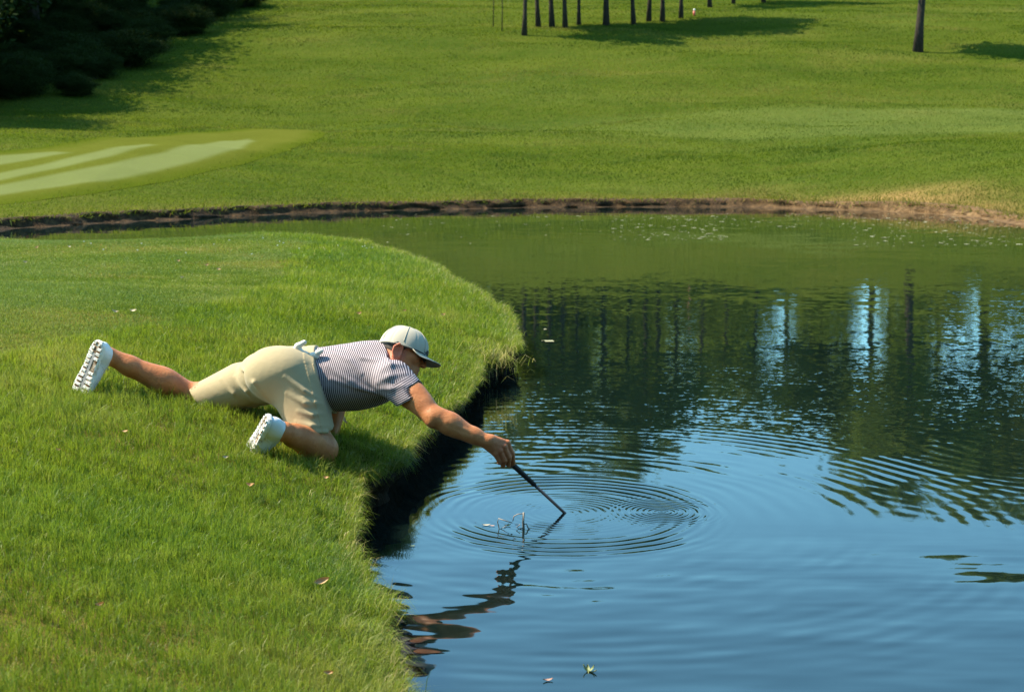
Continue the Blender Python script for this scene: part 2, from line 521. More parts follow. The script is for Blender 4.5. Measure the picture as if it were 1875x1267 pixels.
# putting green with mowing stripes
def img_poly(pts): return np.array([on_hill(u, v)[:2] for u, v in pts])
green_poly = img_poly([(-420, 300), (-200, 283), (0, 279), (100, 268), (250, 252), (400, 242), (520, 238), (603, 240), (592, 252), (540, 272), (450, 302), (300, 336), (150, 360), (0, 377), (-200, 392), (-420, 404)])
green_poly = smooth_line(resample(np.r_[green_poly, green_poly[:1]], .25), 6)
green_sd = FastSD(green_poly, .3)
stripes = [img_poly([(-300, 392), (0, 362), (200, 336), (360, 300), (440, 276), (470, 261), (455, 256), (400, 261), (300, 281), (200, 302), (100, 322), (0, 341), (-300, 378)]),
           img_poly([(-300, 360), (0, 334), (100, 313), (200, 291), (288, 268), (270, 266), (180, 279), (90, 301), (0, 320), (-300, 345)]),
           img_poly([(-300, 320), (0, 305), (60, 295), (132, 282), (100, 280), (0, 288), (-300, 300)])]
t = NT('green_turf'); p = t.pos()
a = t.noise(p, .8, 4, .6); b = t.noise(p, 12, 4, .7)
col = t.mix(t.attr('stripe'), t.mix(a, (.066, .074, .010), (.086, .092, .014)), t.mix(a, (.108, .124, .042), (.134, .150, .054)))
col = t.mix(t.math('MULTIPLY', t.ramp(b, [(.5, (0, 0, 0)), (.75, (1, 1, 1))]), .35), col, (.13, .17, .03))
col = t.mix(t.attr('rim'), col, t.mix(a, (.046, .066, .005), (.064, .078, .008)))
M_GREEN = t.done(t.bsdf(col, .8, t.bump(b, .012, .8), .0))
gx0, gy0 = green_poly.min(0); gx1, gy1 = green_poly.max(0)
V, F, S = clipped_grid(np.arange(max(gx0, -24) - .3, gx1 + .5, .11), np.arange(gy0 - .3, gy1 + .5, .11), green_sd, lambda x, y, s: hill_z(x, y) + .006 + .020 * sstep(0, .8, s), 0.0)
green = mk('putting_green', V, F, M_GREEN)
tag(green, 'close mown green with pale mowing stripes across the pond', kind='structure')
st = np.zeros(len(V))
for q in stripes: st = np.maximum(st, sstep(-.10, .18, poly_sd(V[:, 0], V[:, 1], q)))
add_attr(green, 'rim', np.clip(1.15 - (S + .5 * (fbm(V[:, 0] * 1.2, V[:, 1] * 1.2, 3, 61) - .5)) / .7, 0, 1))
add_attr(green, 'stripe', st * (.85 + .15 * fbm(V[:, 0] * .5, V[:, 1] * .5, 3, 60)))

# ================================================================== THE WATER
tipw = on_level(1034, 939, 0.0)
def water_material():
    t = NT('pond_water')
    p = t.pos()
    sep = t.n('ShaderNodeSeparateXYZ'); t.l(p, sep.inputs[0])
    x, y = sep.outputs[0], sep.outputs[1]
    wob = t.noise(p, 2.2, 2, .5)
    wob2 = t.noise(p, 1.7, 3, .6)
    tot = None
    def addv(v):
        nonlocal tot
        tot = v if tot is None else t.vmath('ADD', tot, v)
    def rings(cx, cy, packets, pm=8.0):
        dx = t.math('SUBTRACT', x, cx); dy = t.math('SUBTRACT', y, cy)
        r = t.math('SQRT', t.math('ADD', t.math('MULTIPLY', dx, dx), t.math('ADD', t.math('MULTIPLY', dy, dy), 1e-6)))
        acc = None
        for (r0, w, lam, amp, brk) in packets:
            e = t.math('DIVIDE', t.math('SUBTRACT', r, r0), w)
            g = t.math('EXPONENT', t.math('MULTIPLY', t.math('MULTIPLY', e, e), -1.0))
            ph = t.math('MULTIPLY_ADD', r, 2 * math.pi / lam, t.math('MULTIPLY', wob, pm))
            s = t.math('MULTIPLY', t.math('SINE', ph), t.math('MULTIPLY', g, amp))
            br = t.math('MULTIPLY_ADD', t.math('SUBTRACT', wob2, .5), brk, 1.0)
            br = t.math('MAXIMUM', br, 0.0)
            s = t.math('MULTIPLY', s, br)
            acc = s if acc is None else t.math('ADD', acc, s)
        k = t.math('DIVIDE', acc, r)
        cmb = t.n('ShaderNodeCombineXYZ'); t.l(t.math('MULTIPLY', dx, k), cmb.inputs[0]); t.l(t.math('MULTIPLY', dy, k), cmb.inputs[1])
        addv(cmb.outputs[0])
    rings(tipw[0], tipw[1], [(.20, .22, .036, .022, 8.0), (.58, .14, .060, .070, 4.5), (1.15, .28, .105, .012, 7.0)])
    rings(tipw[0], tipw[1], [(1.92, .28, .095, .015, 6.0), (2.75, .35, .14, .008, 9.0), (3.9, .6, .17, .006, 9.0)], 3.0)
    rings(tipw[0] + .44, tipw[1] + .02, [(.10, .13, .028, .07, 5.0)], 12.0)
    rings(tipw[0] - .45, tipw[1] - .15, [(1.35, .9, .13, .009, 5.0)])
    rings(3.1, 8.3, [(1.0, .8, .11, .010, 6.0)])
    def chop(scale, det, amp, mscale, lo, hi, stretch=(1, 1, 1)):
        c = t.noise(t.mapping(p, stretch), scale, det, .55, out=1)
        v = t.vmath('SUBTRACT', c, (.5, .5, .5))
        mk_ = t.n('ShaderNodeMapRange', interpolation_type='SMOOTHSTEP')
        t.l(t.noise(t.mapping(p, (1.0, .8, 1)), mscale, 2, .5), mk_.inputs[0]); mk_.inputs[1].default_value = lo; mk_.inputs[2].default_value = hi
        return t.vmath('SCALE', v, t.math('MULTIPLY', mk_.outputs[0], amp))
    # the breeze reaches the open water beyond the man, the near water is sheltered
    far = t.n('ShaderNodeMapRange', interpolation_type='SMOOTHSTEP'); t.l(y, far.inputs[0])
    far.inputs[1].default_value = 7.0; far.inputs[2].default_value = 9.5
    far2 = t.n('ShaderNodeMapRange', interpolation_type='SMOOTHSTEP'); t.l(y, far2.inputs[0])
    far2.inputs[1].default_value = 22.0; far2.inputs[2].default_value = 15.5
    breeze = t.math('MULTIPLY', far.outputs[0], t.math('MULTIPLY_ADD', far2.outputs[0], .82, .18))
    addv(t.vmath('MULTIPLY', t.vmath('SCALE', t.vmath('ADD', chop(6.5, 2, .050, .35, .2, .65), chop(21, 2, .085, .5, .3, .6)), breeze), (.30, 1.0, 1.0)))
    mid = t.n('ShaderNodeMapRange', interpolation_type='SMOOTHSTEP'); t.l(y, mid.inputs[0])
    mid.inputs[1].default_value = 12.5; mid.inputs[2].default_value = 10.0
    addv(t.vmath('MULTIPLY', t.vmath('SCALE', t.vmath('ADD', chop(24, 2, .10, .6, .25, .6), chop(44, 1, .05, .6, .3, .6)), t.math('MULTIPLY', far.outputs[0], mid.outputs[0])), (.35, 1.0, 1.0)))
    nearw = t.n('ShaderNodeMapRange', interpolation_type='SMOOTHSTEP'); t.l(y, nearw.inputs[0])
    nearw.inputs[1].default_value = 6.6; nearw.inputs[2].default_value = 5.6
    addv(t.vmath('SCALE', chop(10, 1, .12, .8, .1, .5, (.22, 1.0, 1)), nearw.outputs[0]))
    addv(chop(2.2, 1, .020, .4, .0, .4, (.55, 1.0, 1)))
    addv(chop(7.0, 2, .010, .7, .35, .65, (.7, 1.0, 1)))
    cmb = t.n('ShaderNodeSeparateXYZ'); t.l(tot, cmb.inputs[0])
    nn = t.n('ShaderNodeCombineXYZ')
    t.l(t.math('MULTIPLY', cmb.outputs[0], -1.0), nn.inputs[0]); t.l(t.math('MULTIPLY', cmb.outputs[1], -1.0), nn.inputs[1]); nn.inputs[2].default_value = 1.0
    nrm = t.vmath('NORMALIZE', nn.outputs[0])
    body = (.0035, .0085, .0075)
    b = t.n('ShaderNodeBsdfPrincipled')
    t.l(body, b.inputs['Base Color']); b.inputs['Roughness'].default_value = .03; b.inputs['IOR'].default_value = 1.7
    b.inputs['Specular IOR Level'].default_value = .5
    t.l(nrm, b.inputs['Normal'])
    return t.done(b.outputs[0])
M_WATER = water_material()
xs = np.linspace(-62, 60, 40); ys = np.linspace(-30, 42, 30)
G = np.array([[(a, b, 0.0) for b in ys] for a in xs])
mb = MB(); mb.grid(G)
pond = mb.build('pond', M_WATER)
pond.data.flip_normals() if pond.data.polygons[0].normal.z < 0 else None
tag(pond, 'still pond reflecting trees and blue sky, rippling round the club', kind='structure')

# ================================================================== TREES
t = NT('bark'); p = t.obj()
a = t.noise(t.mapping(p, (1, 1, .25)), 14, 5, .65)
M_BARK = t.done(t.bsdf(t.ramp(a, [(.3, (.018, .014, .011)), (.7, (.060, .045, .034))]), .9, t.bump(a, .05, 1), .2))
def leaf_mat(name, c1, c2, trans=.4, spec=.3):
    t = NT(name)
    col = t.mix(t.attr('tint'), c1, c2)
    d = t.bsdf(col, .6, None, spec)
    tr = t.n('ShaderNodeBsdfTranslucent'); t.l(t.mix(.5, col, (.16, .22, .02)), tr.inputs[0])
    m = t.n('ShaderNodeMixShader'); m.inputs[0].default_value = trans; t.l(d, m.inputs[1]); t.l(tr.outputs[0], m.inputs[2])
    return t.done(m.outputs[0])
M_LEAF = leaf_mat('foliage', (.085, .125, .020), (.150, .180, .034), .55, .15)
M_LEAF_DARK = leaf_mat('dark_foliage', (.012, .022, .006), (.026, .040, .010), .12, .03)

def crown_arrays(n_clump, per, rad, z0, z1, leaf, seed, hole=.0):
    r = np.random.default_rng(seed)
    # clump centres in an uneven egg
    c = []
    lob = r.normal(size=(5, 3)); lob /= np.linalg.norm(lob, axis=1)[:, None]
    while len(c) < n_clump:
        q = r.uniform(-1, 1, 3); m = np.linalg.norm(q)
        lim = .72 + .28 * max(0, (lob @ (q / (m + 1e-6))).max()) 
        if .25 < m < lim and r.random() > hole: c.append(q)
    c = np.array(c)
    sc = np.array([rad, rad, (z1 - z0) / 2]); ctr = np.array([0, 0, (z0 + z1) / 2])
    c = c * sc + ctr
    k = np.repeat(np.arange(n_clump), per); N = len(k)
    off = r.normal(size=(N, 3)) * np.array([.17, .17, .10]) * rad * r.uniform(.6, 1.3, n_clump)[k][:, None]
    pos = c[k] + off
    a = r.normal(size=(N, 3)); a /= np.linalg.norm(a, axis=1)[:, None]
    b = np.cross(a, r.normal(size=(N, 3))); b /= np.linalg.norm(b, axis=1)[:, None]
    L = leaf * r.uniform(.6, 1.3, N)[:, None]
    V = np.stack([pos - a * L, pos - b * L * .45, pos + a * L, pos + b * L * .45], 1).reshape(-1, 3)
    F = np.arange(4 * N).reshape(N, 4)
    tint = np.repeat(np.clip(r.uniform(0, 1, n_clump)[k] * .7 + r.uniform(0, .3, N), 0, 1), 4)
    return V, F, tint, c

def trunk_mb(h, r0, centres, seed, lean=.02, limbs=9):
    r = np.random.default_rng(seed)
    mb = MB(); n = 9
    zs = np.linspace(0, h, n)
    wob = np.cumsum(r.normal(size=(n, 2)) * lean, axis=0); wob[0] = 0
    pts = np.c_[wob, zs]; pts[0, 2] = -.25
    rad = r0 * np.interp(zs / h, [0, .04, .12, 1], [1.5, 1.14, 1.0, .25])
    mb.tube(pts, rad, 9)
    sel = r.choice(len(centres), min(limbs, len(centres)), replace=False)
    for i in sel:
        c = centres[i]
        z = np.clip(c[2] - np.hypot(c[0], c[1]) * .7, h * .33, h * .9)
        a = np.array([np.interp(z, zs, wob[:, 0]), np.interp(z, zs, wob[:, 1]), z])
        m = (a + c) / 2 + np.array([0, 0, -.06 * h * r.random()])
        rr = r0 * (1 - z / h * .75)
        mb.tube([a, m, c], [rr * .55, rr * .35, rr * .12], 6)
    return mb

def tree_kind(seed, h, trunk_r, clear, rad, n_clump, per, leaf, mat, hole=0.):
    V, F, tint, c = crown_arrays(n_clump, per, rad, clear, h, leaf, seed, hole)
    cm = mesh_data('crown', V, F, False); cm.materials.append(mat)
    a = cm.attributes.new('tint', 'FLOAT', 'POINT'); a.data.foreach_set('value', tint.astype(np.float32))
    mb = trunk_mb(h * .93, trunk_r, c, seed + 1)
    tm = mesh_data('trunk', np.concatenate(mb.V), mb.F); tm.materials.append(M_BARK)
    return tm, cm
TALL = [tree_kind(100 + i, 13.5, .165, 4.3, 3.4, 46, 80, .30, M_LEAF, .25) for i in range(4)]
RIDGE = [tree_kind(200 + i, 23, .34, 6.2, 5.0, 80, 90, .45, M_LEAF, .05) for i in range(4)]
M_LEAF_LIGHT = leaf_mat('light_foliage', (.11, .16, .016), (.18, .22, .028), .55, .1)
BUSH = [tree_kind(400 + i, 6.0, .12, .2, 4.0, 50, 90, .34, M_LEAF_LIGHT, .05) for i in range(3)]
LONE = tree_kind(500, 13.0, .20, 3.8, 3.2, 55, 90, .3, M_LEAF, .15)
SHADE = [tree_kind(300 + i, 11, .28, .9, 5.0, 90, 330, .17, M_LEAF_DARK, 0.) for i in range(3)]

def plant(name, kind, loc, sc, label, cat='tree', group=None, rot=None, szz=1.0):
    o = empty(name, loc)
    tag(o, label, cat, group)
    o.scale = (sc, sc, sc * szz); o.rotation_euler = (rng.normal(0, .02), rng.normal(0, .022), rng.uniform(0, 6.28) if rot is None else rot)
    for nm, me in zip(('trunk', 'crown'), kind):
        c = bpy.data.objects.new(nm, me); COL.objects.link(c); c.parent = o
    return o

ordn = ['first', 'second', 'third', 'fourth', 'fifth', 'sixth', 'seventh', 'eighth', 'ninth', 'tenth', 'eleventh', 'twelfth', 'thirteenth', 'fourteenth', 'fifteenth', 'sixteenth', 'seventeenth', 'eighteenth', 'nineteenth', 'twentieth', '21st', '22nd', '23rd', '24th', '25th', '26th', '27th', '28th', '29th', '30th']
# the row of trunks at the top of the hill
grove = [(960, 66, .95, 'dark trunk standing lowest on the slope, leftmost of the grove with a thick knot'),
         (986, 50, .95, None), (1011, 50, 1.1, None), (1035, 52, 1.0, None), (1060, 46, .85, None), (1110, 47, 1.15, None), (1160, 45, .95, None), (1188, 40, 1.0, None), (1213, 40, .95, None), (1247, 34, .9, None), (1300, 14, 1.1, None), (1343, 8, 1.0, None), (1398, 5, 1.15, None)]
for i, (u, v, s, lab) in enumerate(grove):
    q = on_hill(u, v)
    o = plant('grove_tree', TALL[i % 4], q, s * rng.uniform(.62, .72), lab or f'slim dark trunk on the hill crest, {ordn[i]} from the left in the grove', group='trees of the hilltop grove')
q = on_hill(1681, 96)
plant('lone_tree', LONE, q, .9, 'single dark trunk standing alone on the slope at upper right', rot=.4)
# two thin young stems left of the grove
for i, (u, v, lab) in enumerate([(903, 50, 'thin pale sapling stem left of the grove, the left one'), (919, 58, 'thin pale sapling stem left of the grove, nearer the dark trunk')]):
    q = on_hill(u, v); mb = MB()
    mb.tube([q + [0, 0, -.1], q + [.03, 0, 1.2], q + [-.02, 0, 2.6], q + [.05, .1, 3.6]], [.03, .025, .02, .008], 6)
    for k in range(7):
        z = 1.9 + .24 * k; a = rng.uniform(0, 6.28)
        mb.tube([q + [0, 0, z], q + [.4 * math.cos(a), .4 * math.sin(a), z + .45]], [.01, .004], 5)
    tag(mb.build_at('sapling', M_BARK, q), lab, 'sapling', 'young stems beside the grove')
# big trees on the ridge, seen in the pond's reflection above the crest
ridge_x = [(-12, 150, .9), (-3, 156, .75), (6, 150, .85), (13, 158, 1.0), (19.5, 152, .95), (23.5, 158, .85), (27.5, 150, 1.0), (31.5, 157, 1.05), (38.5, 152, 1.05), (41.5, 158, .9), (48.5, 154, 1.15), (51, 160, 1.2), (53.5, 151, 1.1), (60, 156, 1.25), (66, 150, 1.25), (33.6, 154, .95), (36, 150, 1.05), (44.8, 157, 1.0)]
ridge_x.sort()
for i, (x, y, s) in enumerate(ridge_x):
    plant('ridge_tree', RIDGE[i % 4], (x * (y + 14) / y, y + 14, float(hill_z(x * (y + 14) / y, y + 14))), s * (.80 if x < 36 else .98), f'tall broad tree on the ridge reflected in the pond, {ordn[i]} from the left', group='tall trees along the ridge')
back_u = [(840, 134), (905, 142), (962, 133), (1008, 141), (1052, 134), (1098, 144), (1142, 136), (1188, 143), (1232, 135), (1290, 142), (1330, 134), (1370, 143), (1500, 136), (1540, 143), (1672, 135), (1700, 143), (1735, 136), (1850, 135), (1905, 143)]
for i, (u, y) in enumerate(back_u):
    x = (u - CX) / FPX * y
    plant('bush', BUSH[i % 3], (x, y, float(hill_z(x, y)) - .2), rng.uniform(.75, 1.1) * (1 if u < 1250 else .72), f'bright leafy bush on the ridge in the green reflection, {ordn[i]} from the left', 'bush', group='bushes along the ridge')
# unseen trees added behind the camera to cut sky fill on the near bank
for i, (x, y, s) in enumerate([(-24, -15, 1.2), (-17, -12, 1.1), (-10.5, -14, 1.25), (-4, -11.5, 1.1), (2.5, -13, 1.2), (9, -12, 1.15), (16, -14, 1.25), (24, -12, 1.2)]):
    plant('fill_block_tree', SHADE[i % 3], (x, y, float(lawn_z(x, y, 9.0))), s, f'unseen leafy tree added behind the camera to cut sky fill, {ordn[i]} from the left', group='unseen trees added to cut sky fill')
# trees whose shade lies over the upper left of the hill
shade_xy = [(-20.2, 50.5, .62), (-22.6, 57, .85), (-24.8, 65, 1.0), (-26.0, 73.5, 1.15), (-25.6, 82, 1.18), (-28, 91, 1.25), (-29, 100, 1.2), (-33.5, 112, 1.3), (-30.5, 54, 1.0), (-32, 63, 1.15), (-34.5, 75, 1.2), (-37, 87, 1.2), (-39, 100, 1.2), (-42, 114, 1.2), (-34, 122, 1.3), (-43, 126, 1.3)]
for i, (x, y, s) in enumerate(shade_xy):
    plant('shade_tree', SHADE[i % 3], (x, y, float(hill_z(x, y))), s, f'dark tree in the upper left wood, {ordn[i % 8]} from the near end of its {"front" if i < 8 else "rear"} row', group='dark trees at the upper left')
added_shrub_xy = []  # low dark shrubs added on shadowed grass to deepen its shade
for k in range(60):
    v = rng.uniform(0, 175) if k % 2 else rng.uniform(0, 80); u = rng.uniform(-60, 455 - 1.9 * v)
    q = on_hill(u, max(v, 2) + 12); added_shrub_xy.append((q[0], q[1], rng.uniform(.15, .30)))
added_shrub_xy.sort(key=lambda q: q[1])
for i, (x, y, s) in enumerate(added_shrub_xy):
    plant('shrub', SHADE[i % 3], (x, y, float(hill_z(x, y)) - .15), s, f'low dark shrub added to deepen the upper left shade, {ordn[i % 30]} nearest of the {"lower" if i < 30 else "higher"} ones', 'shrub', group='shrubs added to darken the upper left', szz=.6)
# little red and white marker in the grove
q = on_hill(1271, 30); mb = MB()
mb.tube([q + [0, 0, -.05], q + [0, 0, .28]], [.06, .07], 10); 
mk_root = empty('course_marker', q); tag(mk_root, 'small red marker with a white top in the shade of the grove', 'marker')
t = NT('red_paint'); M_RED = t.done(t.bsdf((.45, .09, .06), .5))
t = NT('white_paint'); M_WHITE = t.done(t.bsdf((.75, .74, .70), .5))
mb.build('post', M_RED, mk_root)
mb = MB(); mb.tube([q + [0, 0, .28], q + [0, 0, .36], q + [0, 0, .40]], [.06, .06, .03], 10); mb.build('top', M_WHITE, mk_root)

# ================================================================== GRASS
def grass_mat(name, dark, light, dry, trans=.45, spec=.22):
    t = NT(name)
    v = t.attr('tone')
    col = t.ramp(v, [(0, dark), (.55, light), (.86, (light[0] * 1.35, light[1] * 1.12, light[2] * 1.3)), (.93, dry)])
    col = t.mix(t.math('MULTIPLY', t.attr('cool'), .75), col, t.mix(.5, col, (dark[0] * 1.2, light[1] * .84, light[2] * 1.7)))
    d = t.bsdf(col, .42, None, spec)
    tr = t.n('ShaderNodeBsdfTranslucent'); t.l(t.mix(.45, col, (.30, .40, .015)), tr.inputs[0])
    m = t.n('ShaderNodeMixShader'); m.inputs[0].default_value = trans; t.l(d, m.inputs[1]); t.l(tr.outputs[0], m.inputs[2])
    return t.done(m.outputs[0])
M_BLADE = grass_mat('grass_blades', (.056, .098, .008), (.170, .212, .022), (.42, .34, .14))
M_TURF = grass_mat('mown_blades', (.10, .14, .018), (.215, .250, .050), (.30, .27, .13), .3, .12)
M_FARBLADE = grass_mat('hill_blades', (.030, .054, .007), (.082, .106, .013), (.17, .12, .036), .35, .03)

def blades(base, L, W, lean_dir, lean, seg=2):
    N = len(base)
    d = np.stack([np.cos(lean_dir), np.sin(lean_dir), np.zeros(N)], 1)
    yaw = rng.uniform(0, math.pi, N)
    s = np.stack([np.cos(yaw), np.sin(yaw), np.zeros(N)], 1) * W[:, None] * .5
    up = np.array([0, 0, 1.0])
    c, sn = np.cos(lean)[:, None], np.sin(lean)[:, None]
    tip = base + L[:, None] * (up * c + d * sn)
    if seg == 1:
        V = np.stack([base - s, base + s, tip], 1).reshape(-1, 3)
        return V, np.arange(3 * N).reshape(N, 3), 3, tip
    mid = base + L[:, None] * .55 * (up * np.cos(lean * .45)[:, None] + d * np.sin(lean * .45)[:, None])
    V = np.stack([base - s, base + s, mid + s * .85, mid - s * .85, tip], 1).reshape(-1, 3)
    k = np.arange(N)[:, None] * 5
    F = np.concatenate([k + [0, 1, 2], k + [0, 2, 3], k + [3, 2, 4]], 1).reshape(-1, 3)
    return V, F, 5, tip

def lawn_points():
    out = []
    for d0, d1, rho in [(2.9, 4, 24000), (4, 5, 22000), (5, 6, 20000), (6, 7.2, 17500), (7.2, 8.5, 13500), (8.5, 10, 8200), (10, 12, 6400), (12, 15, 4600), (15, 18, 3500), (18, 22.5, 2600)]:
        x0, x1 = (-.52 * d1 - .9 if d1 < 8 else -.40 * d1 - .9), .25
        n = int((x1 - x0) * (d1 - d0) * rho)
        out.append(np.c_[rng.uniform(x0, x1, n), rng.uniform(d0, d1, n)])
    q = np.concatenate(out)
    s = lawn_sd(q[:, 0], q[:, 1])
    ok = s > -.005
    return q[ok], s[ok]
mown_line = np.array([on_lawn(u, v)[:2] for u, v in [(-300, 690), (0, 652), (140, 624), (300, 590), (430, 545), (520, 507), (522, 480), (548, 455), (590, 444)]])
mown_poly = np.r_[mown_line, [(-6, 22.5), (-30, 22.5), (-30, mown_line[0, 1])]]

def grow_lawn(inside_body):
    q, s = lawn_points()
    x, y = q[:, 0], q[:, 1]
    z = lawn_z(x, y, s)
    mown = poly_sd(x, y, mown_poly) + (fbm(x * 2, y * 2, 2, 70) - .5) * .25
    base = np.c_[x, y, z - .006]
    N = len(base)
    patch = fbm(x * 1.3, y * 1.3, 3, 71); patch2 = fbm(x * 5, y * 5, 2, 72)
    edge_f = np.exp(-s / .10)
    Lr = (.022 + .028 * patch + .020 * patch2) * rng.uniform(.5, 1.3, N) * (1 + .35 * edge_f)
    m = sstep(-.1, .12, mown)
    L = Lr * (1 - m) + m * .021 * rng.uniform(.7, 1.3, N)
    W = .0019 * (np.maximum(y, 4.5) / 4.5) ** .75 * rng.uniform(.75, 1.3, N) * (1 + .2 * m)
    gx = (lawn_sd(x + .03, y) - lawn_sd(x - .03, y)); gy = (lawn_sd(x, y + .03) - lawn_sd(x, y - .03))
    out_dir = np.arctan2(-gy, -gx)
    cs = .060
    ci = np.floor(x / cs + fbm(x * 7, y * 7, 1, 76) * 1.2).astype(int); cj = np.floor(y / cs + fbm(x * 7, y * 7, 1, 77) * 1.2).astype(int)
    h1 = _LAT[ci % 512, cj % 512]; h2 = _LAT[(ci * 7 + 3) % 512, (cj * 5 + 11) % 512]; h3 = _LAT[(ci * 3 + 77) % 512, (cj * 11 + 5) % 512]
    cdir = np.arctan2(y - (cj + h2) * cs, x - (ci + h1) * cs)
    L = L * (1 + (.9 * h3 - .4) * (1 - .6 * m))
    flow = 6.28 * fbm(x * .8, y * .8, 2, 73) + .6
    dirn = np.where(rng.random(N) < .35 + .6 * edge_f, out_dir + rng.normal(0, .7, N), np.where(rng.random(N) < .6, cdir, flow) + rng.normal(0, .8, N))
    lean = np.clip(np.abs(rng.normal(.45, .32, N)) + edge_f * rng.uniform(.2, 1.3, N), 0, 1.9)
    tone = np.clip(.45 + 1.6 * (patch - .5) + .5 * (patch2 - .5) + .55 * (h2 - .5) + rng.normal(0, .16, N), 0, .88)
    cool = np.clip(.5 + 2.2 * (fbm(x * .9, y * .9, 3, 79) - .5) + .5 * (h1 - .5) + rng.normal(0, .1, N), 0, 1)
    dryp = .012 + .10 * np.exp(-s / .16) + .05 * np.clip(fbm(x * .9, y * .9, 2, 75) - .55, 0, 1)
    tone = np.where(rng.random(N) < dryp, 1.0, tone)
    V, F, k, tip = blades(base, L, W, dirn, lean)
    keep = ~(inside_body(tip) | inside_body(base * .45 + tip * .55))
    for nm, selm, mat, lab in [('rough_grass', (m < .5) & keep, M_BLADE, 'long bright green grass of the near bank'), ('mown_grass', (m >= .5) & keep, M_TURF, 'short mown grass on top of the near bank')]:
        i = np.flatnonzero(selm); n = len(i)
        Vv = V.reshape(N, k, 3)[i].reshape(-1, 3)
        kk = np.arange(n)[:, None] * 5
        Ff = np.concatenate([kk + [0, 1, 2], kk + [0, 2, 3], kk + [3, 2, 4]], 1).reshape(-1, 3)
        o = mk(nm, Vv, Ff, mat, None, False)
        add_attr(o, 'tone', np.repeat(tone[i], k)); add_attr(o, 'cool', np.repeat(cool[i], k))
        tag(o, lab, kind='stuff')
    # shaggy fringe hanging over the cut edge
    ev = (edge[:, 1] > 2.6) & (edge[:, 1] < 22.3) & (edge[:, 0] < .4) & (edge[:, 0] > -8)
    E = edge[ev]
    dens = np.where(E[:, 1] < 12, 36, 22)
    idx = np.repeat(np.arange(len(E)), dens)
    n = len(idx)
    gx = lawn_sd(E[:, 0] + .03, E[:, 1]) - lawn_sd(E[:, 0] - .03, E[:, 1]); gy = lawn_sd(E[:, 0], E[:, 1] + .03) - lawn_sd(E[:, 0], E[:, 1] - .03)
    od = np.arctan2(-gy, -gx)[idx]
    bx = E[idx] + rng.normal(0, .018, (n, 2)) - .012 * np.c_[np.cos(od), np.sin(od)]
    clumpf = fbm(np.arange(len(E)) * .035 * 3.5, np.zeros(len(E)) + 5, 3, 78)[idx]
    base = np.c_[bx, LIP - .015 + rng.uniform(-.03, .012, n)]
    L = (.03 + .10 * clumpf ** 1.5) * rng.uniform(.6, 1.4, n)
    W = .0021 * (np.maximum(bx[:, 1], 4.5) / 4.5) ** .7 * rng.uniform(.7, 1.2, n)
    lean = np.clip(rng.normal(1.05, .5, n), 0, 2.5)
    V, F, k, tip = blades(base, L, W, od + rng.normal(0, .6, n), lean)
    o = mk('edge_grass', V, F, M_BLADE, None, False)
    add_attr(o, 'tone', np.repeat(np.where(rng.random(n) < .16, 1.0, np.clip(rng.normal(.42, .2, n) + .2 * (clumpf - .5), 0, .85)), k))
    tag(o, 'shaggy grass fringe overhanging the cut bank', kind='stuff')
    # the tuft of dry roots hanging at the corner of the bank
    c = np.array([*on_level(897, 650, LIP), LIP])
    n = 420
    b = c + rng.normal(0, 1, (n, 3)) * [.10, .08, .04] + [0, -.02, -.03]
    V, F, k, tip = blades(b, rng.uniform(.05, .15, n), rng.uniform(.0028, .0045, n), rng.normal(-1.2, .9, n), np.clip(rng.normal(1.7, .6, n), .2, 2.9))
    o = mk('dry_roots', V, F, M_BLADE, None, False)
    add_attr(o, 'tone', np.repeat(np.where(rng.random(n) < .6, 1.0, rng.uniform(.2, .8, n)), k))
    tag(o, 'tuft of dry grass and roots hanging at the bank corner', kind='stuff')
    # taller seed stalks along the far rim of the lawn
    q = np.array([on_lawn(u, v)[:3] for u, v in zip(rng.uniform(330, 740, 60), rng.uniform(446, 470, 60))])
    q = q[q[:, 1] > 12]
    n = len(q)
    V, F, k, tip = blades(q, rng.uniform(.06, .16, n), np.full(n, .006), rng.uniform(0, 6.28, n), rng.uniform(0, .5, n))
    o = mk('seed_stalks', V, F, M_BLADE, None, False); add_attr(o, 'tone', np.repeat(rng.uniform(.7, 1.0, n), k)); tag(o, 'thin seed stalks on the rim of the lawn', kind='stuff')

